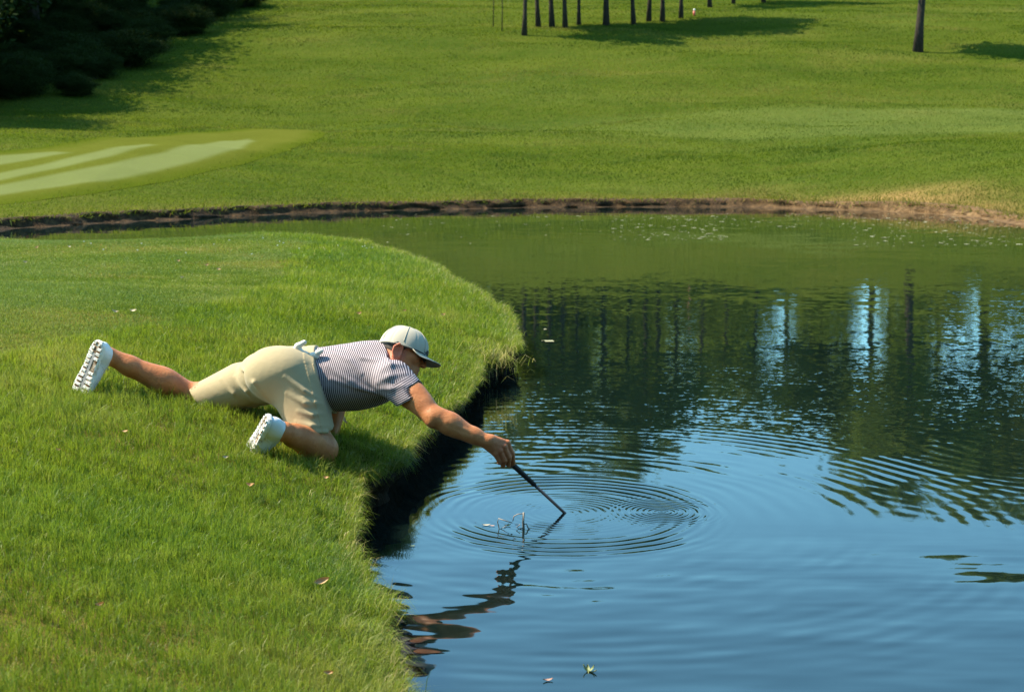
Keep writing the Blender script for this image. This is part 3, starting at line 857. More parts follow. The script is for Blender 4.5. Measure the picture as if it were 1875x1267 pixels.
def grow_hill():
    out = []
    for y0, y1, rho in [(22, 30, 500), (30, 36, 520), (36, 44, 330), (44, 54, 210), (54, 66, 135), (66, 80, 90), (80, 100, 52), (100, 125, 28)]:
        x0, x1 = -.36 * y1 - 1, .36 * y1 + 1
        n = int((x1 - x0) * (y1 - y0) * rho)
        out.append(np.c_[rng.uniform(x0, x1, n), rng.uniform(y0, y1, n)])
    q = np.concatenate(out); s = far_sd(q[:, 0], q[:, 1])
    g = green_sd(q[:, 0], q[:, 1])
    ok = (s > .2) & (g < .9 * rng.random(len(g)) ** 2); q = q[ok]; s = s[ok]; N = len(q)
    x, y = q[:, 0], q[:, 1]
    fw = fairway(x, y)
    pt = fbm(x * .7, y * .5, 3, 80); big = fbm(x * .10, y * .26, 3, 81)
    dr = dryness(x, y, s)
    edge_f = np.exp(-(s - .2) / .25)
    L = (.035 + .045 * pt) * (1 - .6 * fw) * rng.uniform(.5, 1.3, N) * (y / 45) ** .45 + .10 * edge_f * rng.uniform(.2, 1, N)
    W = .028 * (y / 40) ** .9 * rng.uniform(.5, 1.4, N) * (1 - .5 * edge_f)
    V, F, k, tip = blades(np.c_[x, y, hill_z(x, y) - .01], L, W, 6.28 * pt * 2 + rng.normal(0, .8, N), np.abs(rng.normal(.5, .35, N)) + .5 * edge_f, 1)
    str_ = fbm(x * .25 + y * .05, y * .9, 3, 82)
    tone = np.clip(.42 + .5 * (pt - .5) + 2.2 * (big - .5) + 1.7 * (str_ - .5) + rng.normal(0, .06, N) + .15 * fw, 0, .88)
    tone = np.where(rng.random(N) < np.clip(dr * 1.3, 0, 1), 1.0, tone)
    o = mk('hill_grass', V, F, M_FARBLADE, None, False)
    add_attr(o, 'tone', np.repeat(tone, k))
    tag(o, 'tufted grass covering the far hillside', kind='stuff')
    # dry stems and roots over the far bank
    vis = (shore[:, 1] > 18) & (shore[:, 0] > -13) & (shore[:, 0] < 13)
    E = shore[vis]; NL = _nl[vis]
    idx = np.repeat(np.arange(len(E)), 16); n = len(idx)
    b = E[idx] + NL[idx] * rng.uniform(.05, .4, n)[:, None] + rng.normal(0, .05, (n, 2))
    z = hill_z(b[:, 0], b[:, 1]) * rng.uniform(.7, 1.0, n)
    cl = fbm(np.arange(len(E)) * .12 * 1.2, np.zeros(len(E)), 3, 84)[idx]
    od = np.arctan2(-NL[idx, 1], -NL[idx, 0]) + rng.normal(0, .7, n)
    V, F, k, tip = blades(np.c_[b, z], (.05 + .20 * cl) * rng.uniform(.5, 1.2, n), rng.uniform(.012, .028, n), od, np.clip(rng.normal(1.2, .6, n), 0, 2.6), 1)
    o = mk('bank_grass', V, F, M_FARBLADE, None, False)
    pd = np.clip(.25 + .5 * sstep(-2, 7, b[:, 0]), 0, 1)
    add_attr(o, 'tone', np.repeat(np.where(rng.random(n) < pd, 1.0, rng.uniform(.1, .8, n)), k))
    tag(o, 'dry grass hanging over the far soil bank', kind='stuff')
grow_hill()

# ================================================================== THE MAN
# ---- signed distance kit (all points in world metres)
def _len(a): return np.sqrt((a * a).sum(-1))
def cap_(p, a, b, ra, rb=None):
    rb = ra if rb is None else rb
    a = np.asarray(a, np.float32); ab = np.asarray(b, np.float32) - a
    w = p - a
    t = np.clip((w @ ab) / (ab @ ab + 1e-9), 0, 1)
    return _len(w - t[:, None] * ab) - (ra + t * (rb - ra))
def ell(p, c, r, ax=None):
    w = p - np.asarray(c, np.float32)
    if ax is not None: w = w @ np.asarray(ax, np.float32).T
    r = np.asarray(r, np.float32)
    k0 = _len(w / r); k1 = _len(w / (r * r)) + 1e-9
    return k0 * (k0 - 1) / k1
def plane_(p, c, n):
    n = np.asarray(n, np.float32); n = n / np.linalg.norm(n)
    return (p - np.asarray(c, np.float32)) @ n
def su(a, b, k):
    h = np.maximum(k - np.abs(a - b), 0) / k
    return np.minimum(a, b) - h * h * k * .25
def ss(a, b, k):                                            # smooth a minus b
    h = np.maximum(k - np.abs(a + b), 0) / k
    return np.maximum(a, -b) + h * h * k * .25
def chain(p, pts, rads, k=None):
    d = None
    for i in range(len(pts) - 1):
        e = cap_(p, pts[i], pts[i + 1], rads[i], rads[i + 1])
        d = e if d is None else (np.minimum(d, e) if k is None else su(d, e, k))
    return d

def surf(f, lo, hi, h, B=6):
    lo = np.asarray(lo, float); hi = np.asarray(hi, float)
    nb = np.ceil((hi - lo) / (h * B)).astype(int); n = nb * B
    bi = np.stack(np.meshgrid(*[np.arange(k) for k in nb], indexing='ij'), -1).reshape(-1, 3)
    ctr = (lo + (bi * B + (B - 1) / 2) * h).astype(np.float32)
    dc = f(ctr)
    D = np.repeat(np.repeat(np.repeat(dc.reshape(nb), B, 0), B, 1), B, 2).astype(np.float32)
    act = np.flatnonzero(np.abs(dc) < B * h * 1.15)
    off = np.stack(np.meshgrid(*[np.arange(B)] * 3, indexing='ij'), -1).reshape(-1, 3)
    for c in range(0, len(act), 1500):
        k = bi[act[c:c + 1500]]
        g = (k[:, None] * B + off[None]).reshape(-1, 3)
        D[g[:, 0], g[:, 1], g[:, 2]] = f((lo + g * h).astype(np.float32))
    S = D < 0
    cnt = np.zeros(tuple(n - 1), np.int8)
    for a in (0, 1):
        for b in (0, 1):
            for c in (0, 1): cnt += S[a:n[0] - 1 + a, b:n[1] - 1 + b, c:n[2] - 1 + c]
    cells = np.argwhere((cnt > 0) & (cnt < 8))
    acc = np.zeros((len(cells), 3)); num = np.zeros(len(cells))
    co = [np.array(q) for q in [(0, 0, 0), (1, 0, 0), (0, 1, 0), (1, 1, 0), (0, 0, 1), (1, 0, 1), (0, 1, 1), (1, 1, 1)]]
    vals = [D[cells[:, 0] + q[0], cells[:, 1] + q[1], cells[:, 2] + q[2]] for q in co]
    for i, j in [(0, 1), (2, 3), (4, 5), (6, 7), (0, 2), (1, 3), (4, 6), (5, 7), (0, 4), (1, 5), (2, 6), (3, 7)]:
        va, vb = vals[i], vals[j]; m = (va < 0) != (vb < 0)
        t = np.where(m, va / (va - vb + 1e-12), 0)[:, None]
        acc += np.where(m[:, None], co[i] + t * (co[j] - co[i]), 0); num += m
    V = lo + (cells + acc / num[:, None]) * h
    idx = -np.ones(tuple(n), np.int32); idx[cells[:, 0], cells[:, 1], cells[:, 2]] = np.arange(len(cells))
    Fs = []
    for ax in range(3):
        sl0 = [slice(None)] * 3; sl1 = [slice(None)] * 3
        sl0[ax] = slice(0, n[ax] - 1); sl1[ax] = slice(1, n[ax])
        e = np.argwhere(S[tuple(sl0)] != S[tuple(sl1)])
        o1, o2 = [(1, 2), (2, 0), (0, 1)][ax]
        e = e[(e[:, o1] > 0) & (e[:, o2] > 0) & (e[:, o1] < n[o1] - 1) & (e[:, o2] < n[o2] - 1)]
        d1 = np.zeros(3, int); d1[o1] = 1; d2 = np.zeros(3, int); d2[o2] = 1
        q = [e - d1 - d2, e - d2, e, e - d1]
        q = np.stack([idx[a[:, 0], a[:, 1], a[:, 2]] for a in q], 1)
        flip = ~S[e[:, 0], e[:, 1], e[:, 2]]
        q[flip] = q[flip][:, ::-1]
        Fs.append(q[(q >= 0).all(1)])
    F = np.concatenate(Fs)
    # one light relaxation towards the true surface
    for _ in range(2):
        V32 = V.astype(np.float32); d = f(V32); eps = h * .5
        g = np.stack([f(V32 + np.eye(3, dtype=np.float32)[k] * eps) - f(V32 - np.eye(3, dtype=np.float32)[k] * eps) for k in range(3)], 1)
        g /= np.linalg.norm(g, axis=1)[:, None] + 1e-9
        V = V - np.clip(d, -h, h)[:, None] * g * .8
    return V, F

def hit(f, u, v, d0=5.5, d1=8.0):
    dx, dy, dz = raydir(u, v); n = math.sqrt(dx * dx + dy * dy + dz * dz)
    r = np.array([dx, dy, dz]) / n; o = np.array([0, 0, CAM_H]); t = d0
    best = (1e9, t)
    for _ in range(160):
        d = float(f((o + r * t)[None].astype(np.float32))[0])
        if d < best[0]: best = (d, t)
        if d < .0005: break
        t += max(d * .7, .0008)
        if t > d1: t = best[1]; break
    return o + r * t

def nrm_at(f, q):
    e = .004
    g = np.array([float(f((q + np.eye(3)[k] * e)[None].astype(np.float32))[0] - f((q - np.eye(3)[k] * e)[None].astype(np.float32))[0]) for k in range(3)])
    return g / (np.linalg.norm(g) + 1e-9)

# ---- joints, placed where the photograph shows them
hipR, kneeR = P(528, 688, 6.66), P(590, 821, 6.58)
hipL, kneeL = P(508, 690, 6.92), P(356, 726, 7.02)
def fframe(toe, up):                                          # feet frames: toe direction, right side, up from the sole
    toe = np.asarray(toe, float); toe /= np.linalg.norm(toe)
    up = np.asarray(up, float); up -= toe * (up @ toe); up /= np.linalg.norm(up)
    return np.stack([toe, np.cross(toe, up), up])
footR = fframe((-.45, .50, -.74), (.80, .45, -.40))
footL = fframe((-.38, -.05, -.93), (.38, .89, -.24))
heelR, heelL = P(489, 764, 6.30), P(181, 626, 6.84)           # back ends of the soles
ankR = heelR + footR[0] * .062 + footR[2] * .100
ankL = heelL + footL[0] * .062 + footL[2] * .098
shR, elR, wrR = P(722, 692, 6.61), P(795, 764, 6.47), P(893, 808, 6.46)
shL, elL, wrL = P(716, 682, 6.98), P(622, 728, 7.02), P(606, 806, 6.92)
HC = P(738, 641, 6.79)
HF = np.array([.955, -.06, -.285]); HF /= np.linalg.norm(HF)
HU = np.array([.26, .40, .88]); HU -= HF * (HU @ HF); HU /= np.linalg.norm(HU)
HS = np.cross(HF, HU)                                        # towards the man's right, the camera side
HA = np.stack([HF, HS, HU])
def hd(f, s, u): return HC + HF * f + HS * s + HU * u

def torso(p):
    d = ell(p, P(532, 690, 6.79), (.155, .185, .128))
    d = su(d, ell(p, P(503, 684, 6.67), (.125, .115, .112)), .05)
    d = su(d, ell(p, P(488, 690, 6.90), (.125, .115, .110)), .05)
    d = su(d, ell(p, P(598, 694, 6.80), (.13, .168, .138)), .08)
    d = su(d, ell(p, P(650, 690, 6.80), (.15, .180, .150), [[.98, 0, .2], [0, 1, 0], [-.2, 0, .98]]), .07)
    d = su(d, ell(p, P(694, 688, 6.80), (.11, .185, .118)), .06)
    return d
def shoulders(p):
    d = cap_(p, P(690, 676, 6.80), shR, .085, .074)
    d = su(d, cap_(p, P(690, 672, 6.80), shL, .085, .074), .04)
    return su(d, cap_(p, P(680, 668, 6.80), P(712, 655, 6.80), .085, .066), .05)

def head(p):
    q = (p - HC.astype(np.float32)) @ HA.astype(np.float32).T
    d = ell(q, (-.004, 0, .002), (.098, .076, .096))
    d = su(d, ell(q, (.022, 0, -.055), (.072, .060, .072)), .03)
    d = su(d, ell(q, (.062, 0, -.098), (.030, .032, .026)), .03)       # chin
    d = su(d, cap_(q, (-.005, -.050, -.062), (.058, -.020, -.098), .022, .020), .03)   # jaw line
    d = su(d, cap_(q, (-.005, .050, -.062), (.058, .020, -.098), .022, .020), .03)
    for s in (-1, 1):
        d = su(d, ell(q, (.062, s * .040, -.030), (.028, .024, .020)), .02)   # cheek bone
        d = ss(d, ell(q, (.094, s * .032, -.008), (.018, .018, .013)), .012)   # eye socket
        d = su(d, ell(q, (.078, s * .031, -.008), (.012, .013, .011)), .003)   # eyeball
        d = su(d, cap_(q, (.084, s * .012, .010), (.074, s * .048, .006), .009, .007), .012)   # brow
    d = su(d, cap_(q, (.092, 0, -.004), (.112, 0, -.042), .009, .013), .012)   # nose
    for s in (-1, 1): d = su(d, ell(q, (.103, s * .011, -.045), (.010, .008, .007)), .006)
    d = su(d, cap_(q, (.092, -.018, -.068), (.092, .018, -.068), .007), .010)   # lips
    d = su(d, cap_(q, (.088, -.015, -.079), (.088, .015, -.079), .007), .008)
    d = ss(d, cap_(q, (.101, -.018, -.0735), (.101, .018, -.0735), .0025), .004)
    for s in (-1, 1):
        ea = np.array([[.94, 0, .34], [.0, 1, 0], [-.34, 0, .94]])
        e = ell(q, (-.012, s * .083, -.036), (.020, .007, .034), ea)
        rim = chain(q, [np.array(c) * [1, s, 1] for c in [(.004, .080, -.022), (.002, .088, -.006), (-.016, .092, -.001), (-.033, .093, -.018), (-.034, .090, -.040), (-.022, .083, -.064)]], [.0045, .0052, .0055, .0055, .005, .006])
        e = su(e, rim, .006)
        e = ss(e, ell(q, (-.008, s * .092, -.036), (.010, .008, .017)), .006)
        d = su(d, e, .008)
    return d

# ---- the fist round the grip
gripA, gripB = P(905, 815, 6.515), P(984, 894, 6.645)
clubW = np.array([*on_level(1034, 939, 0.0), 0.0])
cdir = clubW - P(934, 846, 6.54); cdir /= np.linalg.norm(cdir)
gripA = P(934, 846, 6.54) - cdir * .105; gripB = P(934, 846, 6.54) + cdir * .165
def hand_R(p):
    w = wrR
    K = [P(929, 811, 6.485), P(923, 818, 6.470), P(915, 825, 6.462), P(907, 831, 6.460)]
    d = None
    for i, k in enumerate(K):
        m = w + (k - w) * .25 + (np.array([0, 0, 1]) * (.012 - .008 * i))
        e = chain(p, [m, k], [.019, .0125])
        d = e if d is None else su(d, e, .014)
    d = su(d, cap_(p, w, P(912, 824, 6.49), .026, .024), .02)           # palm
    g = lambda s, o, z: gripA + cdir * s + np.array(o) + np.array([0, 0, z])
    tips = [
        [K[0], P(938, 830, 6.492), P(940, 848, 6.520), P(934, 853, 6.550)],
        [K[1], P(932, 837, 6.480), P(931, 851, 6.508), P(926, 842, 6.545)],
        [K[2], P(924, 843, 6.474), P(921, 853, 6.502), P(918, 838, 6.540)],
        [K[3], P(915, 846, 6.474), P(914, 847, 6.500), P(912, 834, 6.535)]]
    rad = [[.0125, .0112, .0098, .0085], [.0128, .0115, .010, .0085], [.0122, .0108, .0095, .008], [.0112, .0098, .0086, .0074]]
    for t_, r_ in zip(tips, rad): d = su(d, chain(p, t_, r_, .004), .006)
    for k in K: d = su(d, ell(p, k + [.001, -.003, .003], (.012, .011, .011)), .006)
    th = [w + (P(912, 812, 6.53) - w) * .4, P(918, 812, 6.545), P(931, 829, 6.560), P(939, 842, 6.566)]
    d = su(d, chain(p, th, [.020, .0145, .0115, .0095], .006), .010)      # thumb down the far side of the grip
    return d
def hand_L(p):
    z0 = on_lawn(632, 826)
    k = P(614, 816, 6.90)
    d = cap_(p, wrL, k, .026, .022)
    for i, (u, v, dd) in enumerate([(648, 831, 6.84), (647, 827, 6.88), (643, 823, 6.92), (637, 820, 6.955)]):
        a = k + np.array([.012, -.028 + .019 * i, .004])
        tip = P(u, v, dd)
        m = (a + tip) / 2 + [0, 0, .008]
        d = su(d, chain(p, [k, a, m, tip], [.018, .0115, .0098, .0075], .004), .005)
    th = [wrL, P(612, 822, 6.85), P(624, 829, 6.82), P(631, 833, 6.81)]
    return su(d, chain(p, th, [.020, .014, .0115, .009]), .008)

def arm_R(p):
    d = chain(p, [shR, shR + (elR - shR) * .45, elR], [.062, .058, .044], .02)
    d = su(d, ell(p, shR + (elR - shR) * .55 + [0.01, -.01, .012], (.085, .042, .042), _frame(elR - shR)), .03)
    f = wrR - elR
    d = su(d, chain(p, [elR, elR + f * .30, elR + f * .75, wrR], [.041, .0455, .033, .0275], .02), .02)
    d = su(d, ell(p, elR + f * .22 + [.0, 0, .012], (.085, .036, .036), _frame(f)), .03)
    d = su(d, cap_(p, elR + f * .4 + [0, -.018, -.018], elR + f * .92 + [0, -.008, -.012], .024, .017), .02)
    d = su(d, ell(p, elR + [-.006, -.02, -.016], (.024, .022, .024)), .015)     # point of the elbow
    d = su(d, cap_(p, elR + f * .25 + [0, -.040, .014], elR + f * .88 + [0, -.022, .010], .006, .004), .012)   # tendon
    d = su(d, cap_(p, elR + f * .30 + [0, -.042, -.010], elR + f * .80 + [0, -.028, -.008], .004, .003), .012)
    return d
def _frame(f):
    f = np.asarray(f, float) / np.linalg.norm(f); s = np.cross(f, [0, 0, 1.0]); s /= np.linalg.norm(s)
    return np.stack([f, s, np.cross(s, f)])
def arm_L(p): return chain(p, [shL, elL, wrL], [.060, .044, .028], .02)
def leg_R(p):
    d = cap_(p, hipR, kneeR, .092, .060)
    d = su(d, ell(p, kneeR + [.012, -.0, -.004], (.058, .058, .062)), .02)
    f = ankR - kneeR
    d = su(d, chain(p, [kneeR, kneeR + f * .36, kneeR + f * .75, ankR], [.054, .060, .046, .039], .03), .03)
    d = su(d, ell(p, kneeR + f * .33 + [0, 0, .012], (.125, .052, .050), _frame(f)), .03)
    foot = ankR + footR[0] * .05 + footR[2] * -.055
    return su(d, cap_(p, ankR, foot, .036, .030), .02)
def leg_L(p):
    d = cap_(p, hipL, kneeL, .095, .060)
    d = su(d, ell(p, kneeL + [0, 0, -.008], (.062, .055, .055)), .02)
    f = ankL - kneeL
    d = su(d, chain(p, [kneeL, kneeL + f * .36, kneeL + f * .75, ankL], [.052, .057, .043, .036], .03), .03)
    d = su(d, ell(p, kneeL + f * .34 + [0, -.005, .014], (.125, .050, .052), _frame(f)), .03)
    d = su(d, cap_(p, kneeL + f * .6 + [0, 0, .018], ankL + [.0, 0, .014], .022, .018), .03)
    foot = ankL + footL[0] * .05 + footL[2] * -.055
    return su(d, cap_(p, ankL, foot, .036, .030), .02)

def neck(p): return chain(p, [P(694, 664, 6.80), hd(-.028, 0, -.06)], [.068, .060])
def body_sdf(p):
    d = su(torso(p), shoulders(p), .05) + .008
    d = su(d, neck(p), .04)
    d = su(d, head(p), .02)
    a = su(arm_R(p), hand_R(p), .014)
    d = su(d, a, .03)
    a = su(arm_L(p), hand_L(p), .012)
    d = su(d, a, .02)
    d = su(d, leg_R(p), .03)
    return su(d, leg_L(p), .03)

# ---- clothes
hemR, hemL = P(572, 789, 6.57), P(368, 731, 7.00)
nR = np.array([.17, .0, -.985]); nL = np.array([-.76, .05, -.65])
def shorts_base(p):
    a = torso(p) - .011
    r = cap_(p, hipR, hemR, .118, .088)
    r = su(r, cap_(p, P(560, 706, 6.67), hemR, .108, .090), .03)
    l = cap_(p, hipL, hemL, .122, .072)
    l = su(l, cap_(p, P(440, 705, 6.96), hemL + [0, 0, -.004], .104, .073), .03)
    r = np.maximum(r, plane_(p, hemR, nR)); l = np.maximum(l, plane_(p, hemL, nL))
    d = su(a, r, .04)
    return su(d, l, .016)
WAIST_C, WAIST_N = P(587, 695, 6.65), np.array([.955, 0.0, .295])
_folds = []
def shorts_sdf(p):
    d = shorts_base(p)
    for a, b, c, r in _folds:
        e = np.minimum(cap_(p, a, b, r * .45, r), cap_(p, b, c, r, r * .35))
        d = su(d, e, .016)
    q = plane_(p, WAIST_C, WAIST_N)
    band = np.abs(q + .018) - .018
    d = np.where(band < 0, d - .0025, d)
    d = np.maximum(d, q)
    inn = np.minimum(cap_(p, hipR, kneeR, .098, .067), cap_(p, hipL, kneeL, .100, .066))
    nearhem = np.minimum(np.abs(plane_(p, hemR, nR)) + (cap_(p, hemR, hemR, .2) > 0) * 9, np.abs(plane_(p, hemL, nL)) + (cap_(p, hemL, hemL, .2) > 0) * 9)
    inner = np.maximum(inn, nearhem - .05)
    return np.maximum(d, -inner)
for pts, r in [([(522, 690), (556, 716), (591, 736)], .010), ([(524, 720), (558, 738), (596, 750)], .011), ([(546, 753), (572, 760), (602, 758)], .009),
               ([(542, 773), (570, 780), (606, 783)], .010), ([(544, 781), (570, 790), (600, 793)], .007), ([(556, 728), (575, 738), (594, 742)], .007),
               ([(430, 690), (452, 716), (484, 742)], .010), ([(440, 672), (466, 700), (492, 735)], .010), ([(404, 694), (428, 720), (470, 746)], .008), ([(575, 662), (584, 680), (596, 712)], .010)]:
    q = [hit(shorts_base, u, v) for u, v in pts]
    nn = [nrm_at(shorts_base, c) for c in q]; r = r * .85
    _folds.append((q[0] - nn[0] * r, q[1] + nn[1] * .002, q[2] - nn[2] * r * .8, r))

SLV = (shR + (elR - shR) * .46); slv_n = np.array([.50, -.05, -.86])
slv_c = P(751, 730, 6.54)
def sleeve_R(p):
    d = chain(p, [shR, shR + (elR - shR) * .5], [.080, .068])
    d = su(d, cap_(p, shR + [0, -.01, -.01], slv_c, .078, .064), .02)
    return np.maximum(d, plane_(p, slv_c, slv_n))
def sleeve_L(p):
    d = chain(p, [shL, shL + (elL - shL) * .55], [.080, .070])
    return np.maximum(d, plane_(p, shL + (elL - shL) * .5, elL - shL))
COLL_C, COLL_N = P(717, 651, 6.80), np.array([.86, .0, .36])
_sf = []
def shirt_base(p):
    d = su(torso(p) - .004, shoulders(p) - .007, .06)
    d = su(d, neck(p) - .010, .03)
    d = np.maximum(d, plane_(p, COLL_C, COLL_N))
    d = su(d, sleeve_R(p), .030)
    d = su(d, sleeve_L(p), .030)
    return d
def shirt_sdf(p):
    d = shirt_base(p)
    for a, b, c, r in _sf:
        e = np.minimum(cap_(p, a, b, r * .4, r), cap_(p, b, c, r, r * .3))
        d = su(d, e, .020)
    d = np.maximum(d, -(plane_(p, WAIST_C, WAIST_N) + .05))
    inn = arm_R(p) - .004
    d = np.maximum(d, -np.maximum(inn, -plane_(p, slv_c, slv_n) - .05))
    inn = np.maximum(neck(p) - .004, -plane_(p, COLL_C, COLL_N) - .03)
    return np.maximum(d, -inn)
for pts, r in [([(600, 670), (640, 697), (672, 712)], .008), ([(606, 694), (650, 708), (694, 722)], .007), ([(690, 700), (712, 690), (742, 684)], .010), ([(700, 676), (716, 668), (735, 668)], .012),
               ([(612, 648), (640, 660), (662, 684)], .006), ([(640, 640), (662, 655), (690, 660)], .007), ([(700, 712), (716, 712), (738, 706)], .007)]:
    q = [hit(shirt_base, u, v) for u, v in pts]
    nn = [nrm_at(shirt_base, c) for c in q]; r = r * .7
    _sf.append((q[0] - nn[0] * r, q[1], q[2] - nn[2] * r, r))

# ---- materials
t = NT('skin'); p = t.obj()
a = t.ramp(t.noise(p, 14, 6, .7), [(.3, (0, 0, 0)), (.7, (1, 1, 1))]); b = t.noise(p, 120, 3, .6)
col = t.mix(a, (.40, .130, .042), (.58, .235, .088))
col = t.mix(t.attr('red'), col, (.47, .13, .075))
M_SKIN = t.done(t.bsdf(col, .48, t.bump(t.math('ADD', b, t.math('MULTIPLY', a, 2.0)), .003, .35), .35, **{'Subsurface Weight': .12, 'Subsurface Radius': (.012, .005, .003), 'Subsurface Scale': 1.0}))
t = NT('khaki_cloth'); p = t.obj()
a = t.noise(p, 7, 4, .6); w1 = t.noise(t.mapping(p, (1, 1, 1)), 420, 1, .5)
M_SHORTS = t.done(t.bsdf(t.mix(a, (.355, .275, .155), (.41, .32, .185)), .75, t.bump(t.math('ADD', t.math('MULTIPLY', w1, .05), t.noise(p, 16, 3, .55)), .006, .5), .25, **{'Sheen Weight': .15}))
t = NT('striped_knit'); p = t.obj()
s = t.math('SINE', t.math('MULTIPLY', t.attr('stripe'), 2 * math.pi / .0088))
f = t.ramp(t.math('MULTIPLY_ADD', s, .5, .5), [(.52, (0, 0, 0)), (.70, (1, 1, 1))])
M_SHIRT = t.done(t.bsdf(t.mix(f, (.060, .044, .060), (.52, .44, .47)), .8, t.bump(t.math('ADD', t.noise(p, 18, 3, .55), t.math('MULTIPLY', t.noise(p, 300, 1, .5), .06)), .006, .5), .2))
t = NT('cap_cloth'); p = t.obj()
M_CAP = t.done(t.bsdf(t.mix(t.noise(p, 12, 3), (.44, .395, .32), (.49, .44, .36)), .8, t.bump(t.noise(p, 500, 1), .0006, .6), .2))
t = NT('cap_lining'); M_LIN = t.done(t.bsdf((.30, .30, .31), .8))
t = NT('dark_trim'); M_TRIM = t.done(t.bsdf((.035, .03, .03), .6))
t = NT('hair'); p = t.obj()
M_HAIR = t.done(t.bsdf(t.mix(t.noise(t.mapping(p, (1, 1, 1)), 260, 3), (.020, .012, .008), (.075, .045, .026)), .55, t.bump(t.noise(p, 330, 2), .003, 1), .4))
t = NT('shoe_leather'); p = t.obj()
M_SHOE = t.done(t.bsdf(t.mix(t.noise(p, 8, 4), (.70, .72, .76), (.78, .80, .83)), .32, t.bump(t.noise(p, 160, 2), .0012, .5), .5))
t = NT('shoe_rubber'); p = t.obj()
M_SOLE = t.done(t.bsdf(t.ramp(t.noise(p, 24, 5, .65), [(.35, (.45, .40, .34)), (.5, (.80, .79, .77))]), .6, None, .3))
t = NT('muddy_outsole'); p = t.obj()
M_OUT = t.done(t.bsdf(t.ramp(t.noise(p, 38, 4, .6), [(.42, (.13, .08, .045)), (.50, (.30, .22, .15)), (.60, (.60, .56, .50))]), .8, None, .2))
t = NT('grey_rubber'); M_GROOVE = t.done(t.bsdf((.26, .25, .25), .6))
t = NT('mud'); p = t.obj(); M_MUD = t.done(t.bsdf(t.mix(t.noise(p, 60, 3), (.10, .055, .03), (.22, .13, .07)), .95, t.bump(t.noise(p, 120, 3), .004, 1), .1))
t = NT('glove_leather'); p = t.obj(); M_GLOVE = t.done(t.bsdf(t.mix(t.noise(p, 30, 3), (.62, .58, .50), (.74, .71, .64)), .65, t.bump(t.noise(p, 60, 4, .6), .006, .8), .3))
t = NT('black_rubber'); p = t.obj(); M_GRIP = t.done(t.bsdf((.012, .012, .012), .65, t.bump(t.noise(p, 250, 1), .001, 1), .4))
t = NT('dark_steel'); M_STEEL = t.done(t.bsdf((.10, .10, .10), .35, None, .5, .8))
t = NT('lens'); M_LENS = t.done(t.bsdf((.006, .006, .007), .12))

# ---- assemble
man = empty('person', [kneeR[0], kneeR[1], on_lawn(600, 846)[2]])
tag(man, 'man in cap, striped polo and khaki shorts kneeling on the bank, reaching over the pond', 'person')
V, F = surf(body_sdf, (-2.06, 6.10, .20), (.04, 7.22, .98), .0038)
body = mk('body', V, F, M_SKIN, man)
red = sstep(.10, .02, _len(V - P(916, 824, 6.48))) * .55
q = (V - HC) @ HA.T
red = np.maximum(red, sstep(.03, .01, np.abs(np.abs(q[:, 1]) - .088)) * (np.abs(q[:, 0] + .012) < .04) * (np.abs(q[:, 2] + .034) < .05) * .8)
red = np.maximum(red, .45 * sstep(.06, .02, _len(V - elR)))
red = np.maximum(red, .35 * sstep(.09, .03, _len(V - kneeR))); red = np.maximum(red, .35 * sstep(.09, .03, _len(V - kneeL)))
red = np.maximum(red, .3 * fbm(V[:, 0] * 12, V[:, 2] * 12 + V[:, 1] * 9, 3, 95) ** 1.5)
add_attr(body, 'red', red)

V, F = surf(shorts_sdf, (-1.56, 6.42, .24), (-.74, 7.16, .92), .0045)
shorts = mk('shorts', V, F, M_SHORTS, man)
V, F = surf(shirt_sdf, (-.98, 6.40, .40), (-.40, 7.16, .96), .0045)
shirt = mk('polo_shirt', V, F, M_SHIRT, man)
v32 = V.astype(np.float32)
w_sl = sstep(-.004, .004, (su(torso(v32) - .004, shoulders(v32) - .030, .02) - sleeve_R(v32)) )
ax = np.array([.97, 0, -.10]); c0 = P(650, 690, 6.8)
rel = V - c0
st_t = rel @ ax + 2.6 * np.abs(rel[:, 2] + .02) ** 2 * np.where(rel[:, 2] > -.02, 1.0, 1.0)
st_s = (V - shR) @ (slv_n / np.linalg.norm(slv_n))
add_attr(shirt, 'stripe', np.where(w_sl > .5, st_s, st_t) + .004 * (fbm(V[:, 0] * 14, V[:, 2] * 14, 2, 90) - .5))

mb = MB()
def seam_on(f, px, r, lift=.0006):
    q = np.array([hit(f, u, v) for u, v in px]); k = np.linspace(0, 1, len(q)); kk_ = np.linspace(0, 1, len(q) * 5)
    q = np.stack([np.interp(kk_, k, q[:, c]) for c in range(3)], 1)
    mb.tube(q + np.array([0, -lift, 0]), r, 5)
seam_on(shorts_sdf, [(572, 666), (576, 678), (584, 694), (592, 708), (597, 720)], .0022)
tag(mb.build('pocket_edge', M_SHORTS, shorts))
mb = MB(); seam_on(shorts_sdf, [(534, 789), (548, 789), (565, 787), (585, 783), (606, 778)], .0010)
tag(mb.build('hem_stitch', M_SHORTS, shorts))

# hair: a thin shell on the back and sides of the head
def hair_sdf(p):
    q = (p - HC.astype(np.float32)) @ HA.astype(np.float32).T
    d = ell(q, (-.005, 0, .000), (.1015, .0795, .098))
    d = np.maximum(d, plane_(q, (-.012, 0, -.040), (.72, 0, -.70)))
    d = np.maximum(d, plane_(q, (.030, 0, 0), (1, 0, -.4)))
    return np.maximum(d, -(q[:, 2] + .085))
V, F = surf(hair_sdf, HC - .13, HC + .13, .0035)
mk('hair', V, F, M_HAIR, man)

